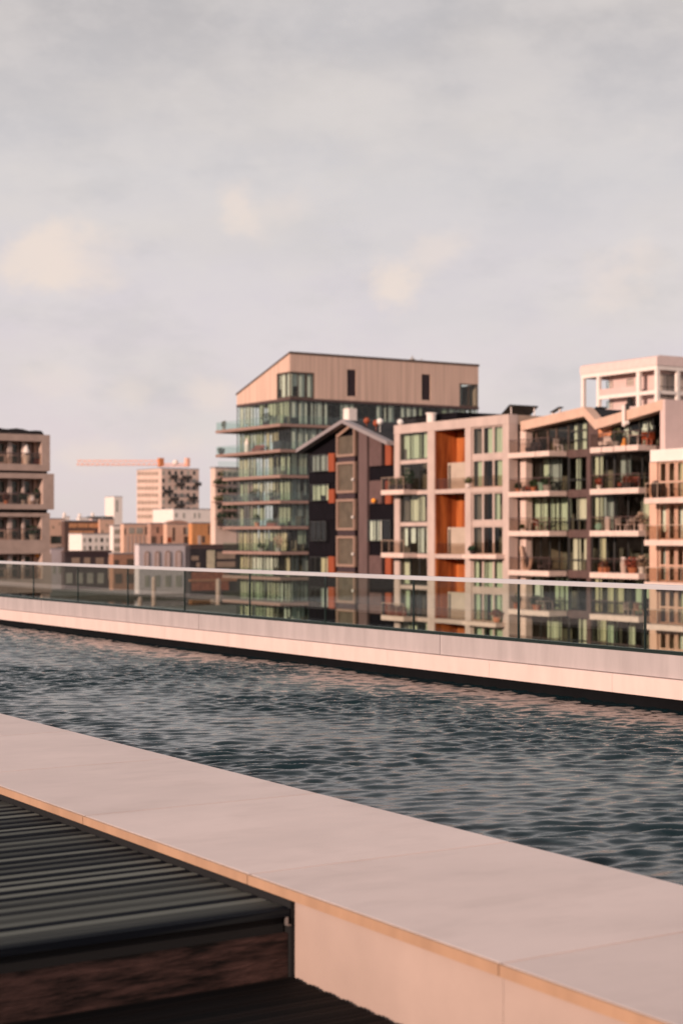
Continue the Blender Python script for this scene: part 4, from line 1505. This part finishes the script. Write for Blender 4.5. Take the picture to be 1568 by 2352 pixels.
    wins(r, fv, [(285, 288, 1214, 1228), (333, 337, 1210, 1228)], M_bframe)
    wins(r, fv, [(296, 308, 1212, 1226), (313, 327, 1212, 1226)], M_greywin)
    wins(r, fv, [(292 + 9 * k, 295 + 9 * k, 1230, 1272) for k in range(6)], M_frame2, 'stripe')
    r, fu, fv, u1, v1, zt = block('brown_row_house', 'row house with brown facade and arched recess behind the grey arched house', 'house', 343, 346, 382, 1203, 420, mat('rosy_brick', (0.40, 0.235, 0.18), .8, .15, 1))
    wins(r, fv, [(359, 364, 1211, 1224), (347, 358, 1232, 1248), (369, 386, 1231, 1249)], M_bframe)
    r, fu, fv, u1, v1, zt = block('peach_row_house', 'peach row house with curved gable and tall dark windows', 'house', 380, 383, 441, 1204, 420, M_peach)
    MB().prism([(fv.a(384), zt + .2), (fv.a(398), zt + .9), (fv.a(410), zt + 1.0), (fv.a(424), zt + .8), (fv.a(438), zt + .2)], 'v', fv.b - .2, fv.b + 3).build('gable', mat('rosy_brick', (0.4, 0.2, 0.2)), r)
    wins(r, fv, [(396, 401, 1212, 1243), (421, 426, 1211, 1228), (422, 433, 1232, 1249)], M_bframe)
    wins(r, fv, [(427, 434, 1212, 1228)], M_greywin)
    wins(r, fv, [(384.5, 393, 1234, 1246)], M_orange, 'shutter')
    r, fu, fv, u1, v1, zt = block('timber_house', 'orange timber fronted house right of the peach row house', 'house', 438, 441, 560, 1202, 415, mat('orange_timber', (0.55, 0.24, 0.10), .75, .2, .8, (3, 3, .2)))
    wins(r, fv, [(464, 470, 1231, 1247), (517, 522, 1231, 1247), (478, 481, 1206, 1228)], M_bframe)
    wins(r, fv, [(454, 461, 1230, 1250), (487, 494, 1212, 1226), (508, 515, 1213, 1226), (530, 538, 1212, 1226)], M_frame2, 'panel')
    r, fu, fv, u1, v1, zt = block('dark_house', 'dark brown house with broad roof band in front of the low white house', 'house', 143, 148, 257, 1268, 350, mat('dark_plum', (0.06, 0.042, 0.045), .7, .2), roof=M_brpier)
    wins(r, fv, [(151, 250, 1269.5, 1279)], M_spand, 'roof_band')
    wins(r, fv, [(165, 183, 1281, 1300), (193, 207, 1281, 1300), (220, 238, 1281, 1300)], M_tanwin)
    wins(r, fv, [(249, 257, 1273, 1330)], M_peach, 'pillar')
    wins(r, fv, [(152 + 24 * k, 166 + 24 * k, 1316, 1340) for k in range(4)], M_greywin)
    r, fu, fv, u1, v1, zt = block('brick_house', 'squat brown brick house between the dark house and the grey arched one', 'house', 257, 260, 320, 1273, 345, mat('brown_brick', (0.36, 0.185, 0.125), .8, .15, 1.2))
    wins(r, fv, [(262, 272, 1286, 1300), (291, 312, 1284, 1300), (264, 280, 1318, 1340), (290, 308, 1318, 1340)], M_bframe)
    r, fu, fv, u1, v1, zt = block('lavender_house', 'pale lavender flat fronted house just right of the taupe building', 'house', 112, 116, 146, 1261, 350, mat('lavender_render', (0.50, 0.42, 0.44), .8, .05))
    wins(r, fv, [(121, 127, 1300, 1318), (134, 140, 1300, 1318)], M_greywin)
    # grey house with four arched windows
    r, fu, fv, u1, v1, zt = block('arched_house', 'lavender grey house with four tall arched windows', 'house', 316, 319, 433, 1252, 322, mat('lavender_grey_render', (0.58, 0.50, 0.515), .8, .04))
    for x0, x1 in ((332, 343), (355.5, 367), (379, 392), (403, 417)):
        a0, a1 = fv.a(x0), fv.a(x1)
        zb, zc = fv.z(x0, 1306), fv.z(x0, 1272)
        rr_ = (a1 - a0) / 2
        poly = [(a0, zb), (a1, zb), (a1, zc)] + [((a0 + a1) / 2 + rr_ * math.cos(t), zc + rr_ * 1.0 * math.sin(t)) for t in (math.pi * k / 8 for k in range(1, 8))] + [(a0, zc)]
        w = MB().prism(poly, 'v', fv.b - .12, fv.b + .05).build('window', M_bay, r)
        wi = .25
        poly2 = [(a0 + wi, zb + wi), (a1 - wi, zb + wi), (a1 - wi, zc)] + [((a0 + a1) / 2 + (rr_ - wi) * math.cos(t), zc + (rr_ - wi) * math.sin(t)) for t in (math.pi * k / 8 for k in range(1, 8))] + [(a0 + wi, zc)]
        MB().prism(poly2, 'v', fv.b - .15, fv.b - .125).build('pane', M_pinkw, w)
        wins(r, fv, [(x0, x1, 1322, 1348)], M_greywin)
    # dark boathouse with red brick base
    r, fu, fv, u1, v1, zt = block('boathouse', 'dark open fronted building with red brick base left of the glass block', 'building', 433, 436, 560, 1254, 312, mat('boathouse_dark', (0.035, 0.028, 0.032), .7, .3, .6), roof=M_brpier)
    wins(r, fv, [(436, 545, 1255, 1260)], M_brpier, 'eaves')
    wins(r, fv, [(475, 493, 1264, 1310)], mat('cream_pillar', (0.55, 0.47, 0.34), .8), 'pillar')
    wins(r, fv, [(498, 540, 1268, 1284), (498, 540, 1290, 1303), (440, 456, 1277, 1287), (451, 459, 1292, 1303)], M_tanwin)
    wins(r, fv, [(440, 525, 1313, 1356)], mat('red_brick', (0.30, 0.085, 0.05), .8, .35, 1.5, (1, 1, 2)), 'brick_base', .12)
    wins(r, fv, [(434, 545, 1330, 1335)], mat('orange_beam', (0.45, 0.19, 0.11), .7), 'beam', .3)
    # thin row of pale roofs on the skyline
    for k, (xl, xc, xr, yt, Y) in enumerate(((143, 147, 160, 1186.5, 1000), (176, 182, 205, 1189, 980), (205, 212, 240, 1187, 990))):
        lab = ('pale distant roof at the left end of the skyline strip', 'bright low roof in the middle of the skyline strip', 'pale roof beside the bright white block on the skyline')[k]
        r, fu, fv, u1, v1, zt = block('distant_roof', lab, 'building', xl, xc, xr, yt, Y, M_white if k != 2 else M_pinkw, group='pale roofs on the skyline')
        MB().box(fv.a(xc + 2), fv.a(xc + 6), fv.b + 1, fv.b + 3, zt + .3, zt + 2.4).build('roof_box', M_white, r)
    # mooring posts in the canal
    for k, (x, y0, y1, lab) in enumerate(((353.5, 1326, 1404, 'tall pale mooring post in the canal before the grey arched house'), (501, 1330, 1402, 'pale mooring post in front of the red brick boathouse'), (322, 1372, 1398, 'short pale mooring post left of the tall one'))):
        Y = 12.2 * F_PX / (1378 - HZ) * .92
        u, v, _ = P(x, Y=Y)
        zt = P(x, y0, Y=Y)[2]
        mb = MB().lathe((u, v, 0), [(.42, -14), (.42, zt - .3), (.30, zt), (.02, zt + .12)], 10)
        tag(mb.build('mooring_post', M_tbrown), lab, 'post', 'mooring posts in the canal')


distant()


# ------------------------------------------------------------------ things on the balconies
def plant(name, label, u, v, z, h, w, pot, leaf, n=110, group='potted plants on the balconies'):
    t = thing(name, label, 'potted plant', u, v, z, group)
    ph = min(.5, h * .4)
    MB().lathe((u, v, z), [(.14 * w / .5, 0), (.2 * w / .5, ph), (.22 * w / .5, ph), (.19 * w / .5, ph - .03)], 10).build('pot', pot, t)
    mb = MB()
    mb.leaves((u, v, z + ph + (h - ph) * .5), w * .6, w * .6, (h - ph) * .6, n, .13)
    mb.tube((u, v, z + ph - .05), (u, v, z + ph + (h - ph) * .5), .03)
    mb.build('foliage', leaf, t)


def chair(label, u, v, z, m, face=1, group='balcony chairs'):
    t = thing('balcony_chair', label, 'chair', u, v, z, group)
    MB().box(u - .25, u + .25, v - .25, v + .25, z + .42, z + .48).build('seat', m, t)
    MB().box(u - .25, u + .25, v + face * .21, v + face * .26, z + .48, z + .95).build('backrest', m, t)
    for a in (-.22, .22):
        for b in (-.22, .22):
            MB().tube((u + a, v + b, z), (u + a, v + b, z + .42), .025).build('leg', m, t)


def table(label, u, v, z, m, w=.45, group='balcony tables'):
    t = thing('balcony_table', label, 'table', u, v, z, group)
    MB().box(u - w, u + w, v - w, v + w, z + .70, z + .75).build('tabletop', m, t)
    for a in (-w + .06, w - .06):
        for b in (-w + .06, w - .06):
            MB().tube((u + a, v + b, z), (u + a, v + b, z + .70), .025).build('leg', m, t)


def bench(label, u, v0, v1, z, m, group='balcony benches'):
    t = thing('balcony_bench', label, 'bench', u, (v0 + v1) / 2, z, group)
    MB().box(u - .3, u + .3, v0, v1, z + .18, z + .45).build('seat', m, t)
    MB().box(u + .2, u + .32, v0, v1, z + .455, z + .85).build('backrest', m, t)
    for b in (v0 + .1, v1 - .1):
        MB().box(u - .25, u + .25, b - .05, b + .05, z, z + .175).build('leg', M_furn, t)


def planter(label, u, v0, v1, z, m, leaf, h=.5, group='planter boxes on the balconies'):
    t = thing('planter_box', label, 'planter', u, (v0 + v1) / 2, z, group)
    MB().box(u - .2, u + .2, v0, v1, z, z + .4).build('trough', m, t)
    mb = MB()
    n = max(1, int((v1 - v0) / .35))
    for q in range(n):
        mb.leaves((u, v0 + (v1 - v0) * (q + .5) / n, z + .4 + h * .4), .25, .22, h * .55, 45, .12)
    mb.build('foliage', leaf, t)


def bal_item():
    UB = 82.0
    L = [z + .02 for z in LV]

    def vx(x, u=UB):
        return P(x, u=u)[1]
    # first flat (left balconies)
    plant('potted_plant', 'orange potted shrub at the left end of the second balcony of the zigzag house', UB, vx(1180), L[1], .75, .6, M_terra, M_leafo)
    plant('potted_plant', 'bushy orange pot next to the leftmost shrub on the second balcony', UB - .3, vx(1196), L[1], .65, .5, M_terra, M_leafd)
    bench('dark red balcony bench left of the mint tub on the second balcony', UB + .5, vx(1226, 82.5), vx(1212, 82.5), L[1], M_furnr)
    tag(MB().lathe((UB, vx(1243), L[1]), [(.22, 0), (.32, .7), (.34, .7), (.29, .6)], 10).build('tub', M_green), 'mint green tub among dark plants on the second balcony', 'tub')
    plant('potted_plant', 'dark round shrub right of the mint green tub', UB, vx(1256), L[1], 1.2, .9, M_pot, M_leafd, 160)
    plant('potted_plant', 'low dark plant at the mint tub with orange bloom', UB - .2, vx(1229), L[1], .9, .55, M_terra, M_leaf)
    table('pale table on the third balcony beneath the mint tub', UB, vx(1234), L[2], M_furnw, .5)
    chair('dark red chair behind the pale table on the third balcony', UB + .6, vx(1222), L[2], M_furnr)
    plant('potted_plant', 'small white potted plant by the third balcony rail', UB - .3, vx(1205), L[2], .5, .4, M_potw, M_leafo)
    # hammock
    h = thing('hammock', 'curved beige hammock slung on the fourth balcony', 'hammock', UB, vx(1205), L[3], None)
    p0, p1 = (UB, vx(1194), L[3] + 1.9), (UB, vx(1218), L[3] + .95)
    mb = MB()
    pts = []
    for k in range(15):
        s = k / 14
        pts.append((UB + .1, p0[1] + (p1[1] - p0[1]) * s, p0[2] + (p1[2] - p0[2]) * s - 1.5 * math.sin(math.pi * s) ** .9))
    for a, b in zip(pts, pts[1:]):
        mb.tube(a, b, .16, 6)
    mb.build('sling', mat('hammock_cloth', (0.50, 0.33, 0.25), .9), h)
    MB().tube(p0, (UB, p0[1] + .3, L[3] + 2.6), .03).tube(p1, (UB, p1[1] - .2, L[3] + 2.6), .03).build('rope', M_bframe, h)
    bench('brown bench right of the hammock on the fourth balcony', UB + .5, vx(1262, 82.5), vx(1240, 82.5), L[3], M_furn)
    plant('potted_plant', 'wide dark shrub on the balcony seen through the glass below the hammock', UB, vx(1232), L[4], 1.1, 1.0, M_terra, M_leafd, 160)
    plant('potted_plant', 'rusty potted plant seen through glass below the hammock', UB, vx(1182), L[4], 1.2, .7, M_terra, M_leafo)
    table('pale table seen through the glass railing under the zigzag house', UB, vx(1250), L[4], M_furnw, .5)
    # top left
    chair('pale chair on the top left balcony below the zigzag roof', UB + .4, vx(1272), L[0], M_furnw)
    bench('dark brown bench at the left of the top balcony', UB + .4, vx(1240, 82.5), vx(1215, 82.5), L[0], M_furn)
    # second flat (right balconies)
    bench('whitish sofa on the top right balcony below the orange blind', UB + .2, vx(1396), vx(1376), L[0], M_furnw)
    plant('potted_plant', 'grey green plant behind the whitish sofa', UB + .7, vx(1400), L[0], 1.3, .7, M_pot, M_leafo)
    plant('potted_plant', 'dark plant right of the whitish sofa on the top balcony', UB, vx(1414), L[0], 1.0, .7, M_pot, M_leafd)
    tag(MB().lathe((UB - .3, vx(1440), L[0]), [(.24, 0), (.24, .18), (.14, .24), (.12, .5), (.02, .62)], 8).build('lantern', mat('orange_lantern', (.85, .35, .06), .5)), 'small orange lantern at the rail of the top right balcony', 'lantern')
    table('white round topped table right of the orange lantern', UB, vx(1464), L[0], M_furnw, .5)
    chair('orange red chair nearest the pink end wall on the top balcony', UB + .3, vx(1478), L[0], mat('orange_red_seat', (.55, .12, .05), .6))
    chair('orange red chair beside the white table on the top balcony', UB + .8, vx(1472), L[0], mat('orange_red_seat', (.5, .1, .05), .6), -1)
    plant('potted_plant', 'red flowering plant in a white pot on the second right balcony', UB, vx(1375), L[1], .8, .5, M_potw, mat('red_petals', (.35, .08, .05), .6))
    bench('long dark red lounge bench on the second right balcony', UB + .4, vx(1462, 82.4), vx(1425, 82.4), L[1], M_furnr)
    planter('dark planter box at the far end of the second right balcony', UB - .4, vx(1462), vx(1440), L[1], M_furn, mat('rust_leaves', (.16, .05, .03), .7, .4), .6)
    tag(MB().lathe((UB, vx(1395), L[2]), [(.2, 0), (.24, .8), (.16, 1.05), (.1, 1.05)], 10).build('vase', M_furnw), 'slim pale vase on the third right balcony', 'vase')
    tag(MB().ball((UB, vx(1375), L[2] + .3), .3).build('planter_ball', M_green), 'small mint ball ornament on the third right balcony', 'ornament')
    chair('white tub chair at the left of the third right balcony group', UB, vx(1424), L[2], M_furnw)
    chair('white tub chair in the middle of the third right balcony group', UB + .2, vx(1442), L[2], M_furnw, -1)
    table('pale low table among the white tub chairs', UB, vx(1456), L[2], M_furnw, .4)
    plant('potted_plant', 'beige dried plant next to the white tub chairs', UB + .3, vx(1466), L[2], 1.3, .8, M_furnw, mat('dry_leaves', (.42, .30, .22), .8, .3))
    planter('rusty planter box on the fourth right balcony', UB - .3, vx(1402), vx(1385), L[3], M_terra, mat('rust_leaves', (.2, .06, .03), .7, .4), .5)
    tag(MB().lathe((UB, vx(1432), L[3]), [(.2, 0), (.26, .6), (.18, 1.15), (.12, 1.15)], 10).build('vase', M_furnw), 'tall white vase on the fourth right balcony', 'vase')
    plant('potted_plant', 'broad orange red plant right of the tall white vase', UB, vx(1452), L[3], 1.1, 1.0, M_terra, mat('red_petals', (.4, .1, .05), .6), 160)
    plant('potted_plant', 'pinkish plant at the right end of the fourth right balcony', UB + .2, vx(1468), L[3], 1.3, .7, M_potw, mat('dry_leaves', (.42, .30, .22), .8, .3))
    chair('white rounded chair seen through the glass railing at the right', UB, vx(1442), L[4], M_furnw)
    chair('pinkish chair right of the white rounded chair behind the glass railing', UB, vx(1466), L[4], M_peach)
    # frame house
    plant('potted_plant', 'bushy dark plant standing in the left bay of the frame house', 80.6, P(939, u=80.6)[1], 3.95, 1.7, .9, M_furn, M_leafd, 170)
    planter('slim planter box on the upper balcony of the frame house', 80.2, 116.7, 119.0, 3.95, M_furn, M_leafo, .7)
    plant('potted_plant', 'yellowish plant on the ledge right of the upper orange recess', 81.2, P(1075, u=81.2)[1], 3.95, .8, .6, M_furnw, M_leafo)
    plant('potted_plant', 'dark plant at the rail below the right bay of the frame house', 81.2, P(1084, u=81.2)[1], -1.5, .6, .6, M_furn, M_leafd)
    plant('potted_plant', 'rust coloured plant on the lowest balcony right of the orange recess', 80.8, P(1140, u=80.8)[1], -6.9, 1.0, .8, M_terra, mat('rust_leaves', (.2, .06, .03), .7, .4))
    planter('red planter box on the lower balcony of the frame house', 80.2, 116.7, 119.2, -6.9, M_furnr, mat('rust_leaves', (.2, .06, .03), .7, .4), .5)
    # right edge house
    tag(MB().lathe((80.0, P(1506, u=80.0)[1], 2.62), [(.25, 0), (.36, .35), (.36, .9), (.2, 1.15), (.05, 1.2)], 10).build('barbecue_cover', M_furn), 'black covered barbecue on the upper balcony of the white band house', 'barbecue')
    # glass block balconies
    zs = [13.75, 10.6, 7.45, 4.3, 1.15, -2.0]
    UA = 102.9

    def va(x):
        return P(x, u=UA)[1]
    plant('potted_plant', 'slender plant at the outer corner of the top glass block balcony', UA, va(514), zs[0], 1.2, .6, M_pot, M_leafo)
    plant('potted_plant', 'dark round plant on the top balcony under the timber gable', UA, va(612), zs[0], 1.6, 1.2, M_furn, M_leafd, 170)
    plant('potted_plant', 'low dark plant at the outer corner one storey below the top balcony', UA, va(508), zs[1], .9, .9, M_furn, M_leafd)
    tag(MB().lathe((UA, va(567), zs[1]), [(.32, 0), (.30, 1.1), (.16, 1.6), (.05, 1.9)], 10).build('folded_parasol', M_white), 'closed white parasol on the second glass block balcony', 'parasol')
    bench('reddish bench by the closed white parasol', UA + .2, va(600), va(578), zs[1], M_furnr)
    plant('potted_plant', 'dark twin bush on the fourth glass block balcony', UA, va(588), zs[3], 1.5, 1.3, M_furn, M_leafd, 170)
    plant('potted_plant', 'dark bush right of the twin bush on the fourth balcony', UA, va(625), zs[3], 1.3, .9, M_furn, M_leafd)
    plant('potted_plant', 'dark leafy plant in a terracotta pot on the fifth glass block balcony', UA - .4, va(596), zs[4], 1.6, .9, M_terra, M_leafd, 150)
    planter('long brown planter on the fifth glass block balcony', UA - .4, va(640), va(622), zs[4], M_furnr, M_leafo, .4)
    plant('potted_plant', 'round dark bush at the outer end of the fifth balcony', UA, va(510), zs[4], 1.8, 1.3, M_furn, M_leafd, 170)
    plant('potted_plant', 'tan leaved plant on the sixth glass block balcony', UA - .4, va(645), zs[5], 2.0, 1.0, M_pot, mat('dry_leaves', (.42, .30, .22), .8, .3), 130)
    plant('potted_plant', 'low dark bush on the sixth balcony left of the tan plant', UA, va(600), zs[5], 1.0, 1.1, M_pot, M_leafd)
    # taupe building loggias
    V = 128.2

    def ux(x):
        return P(x, v=V)[0]
    zt = lambda y: P(60, y, v=127.7)[2]
    tag(MB().lathe((ux(60.5), V, zt(1066)), [(.2, 0), (.3, .5), (.26, 1.1), (.1, 1.6), (.02, 1.75)], 10).build('folded_parasol', M_white), 'small white closed parasol in the top loggia of the taupe building', 'parasol')
    t = thing('loggia_cabinet', 'dark red low cabinet at the right end of the top loggia', 'cabinet', ux(88), V, zt(1066))
    MB().box(ux(78), ux(96), V, V + .45, zt(1066) + .06, zt(1052)).build('carcass', M_furnr, t)
    MB().box(ux(78) - .03, ux(96) + .03, V - .03, V + .48, zt(1052) + .001, zt(1052) + .05).build('top', M_furn, t)
    plant('potted_plant', 'dark leafy plant in the second loggia of the taupe building', ux(54), V, zt(1158), .9, .6, M_pot, M_leafd)
    tag(MB().lathe((ux(70), V, zt(1158)), [(.25, 0), (.42, .35), (.38, .75), (.1, .8)], 10).build('white_pouf', M_furnw), 'white pouf in the second loggia beside the dark plant', 'pouf')
    plant('potted_plant', 'black leaved plant at the right end of the second loggia', ux(84), V, zt(1158), 1.2, .5, M_potw, M_leafd)
    plant('potted_plant', 'orange tinted plant at the left of the second loggia', ux(14), V, zt(1158), .8, .5, M_terra, mat('rust_leaves', (.3, .1, .03), .7, .4))
    plant('potted_plant', 'big dark bush in the third loggia of the taupe building', ux(76), V, zt(1240), 1.1, .9, M_pot, M_leafd, 150)
    tag(MB().ball((ux(91), V + .3, zt(1274)), .28).build('lantern', mat('orange_lantern', (.85, .35, .06), .5)), 'orange globe lantern in the lowest visible loggia', 'lantern')


bal_item()
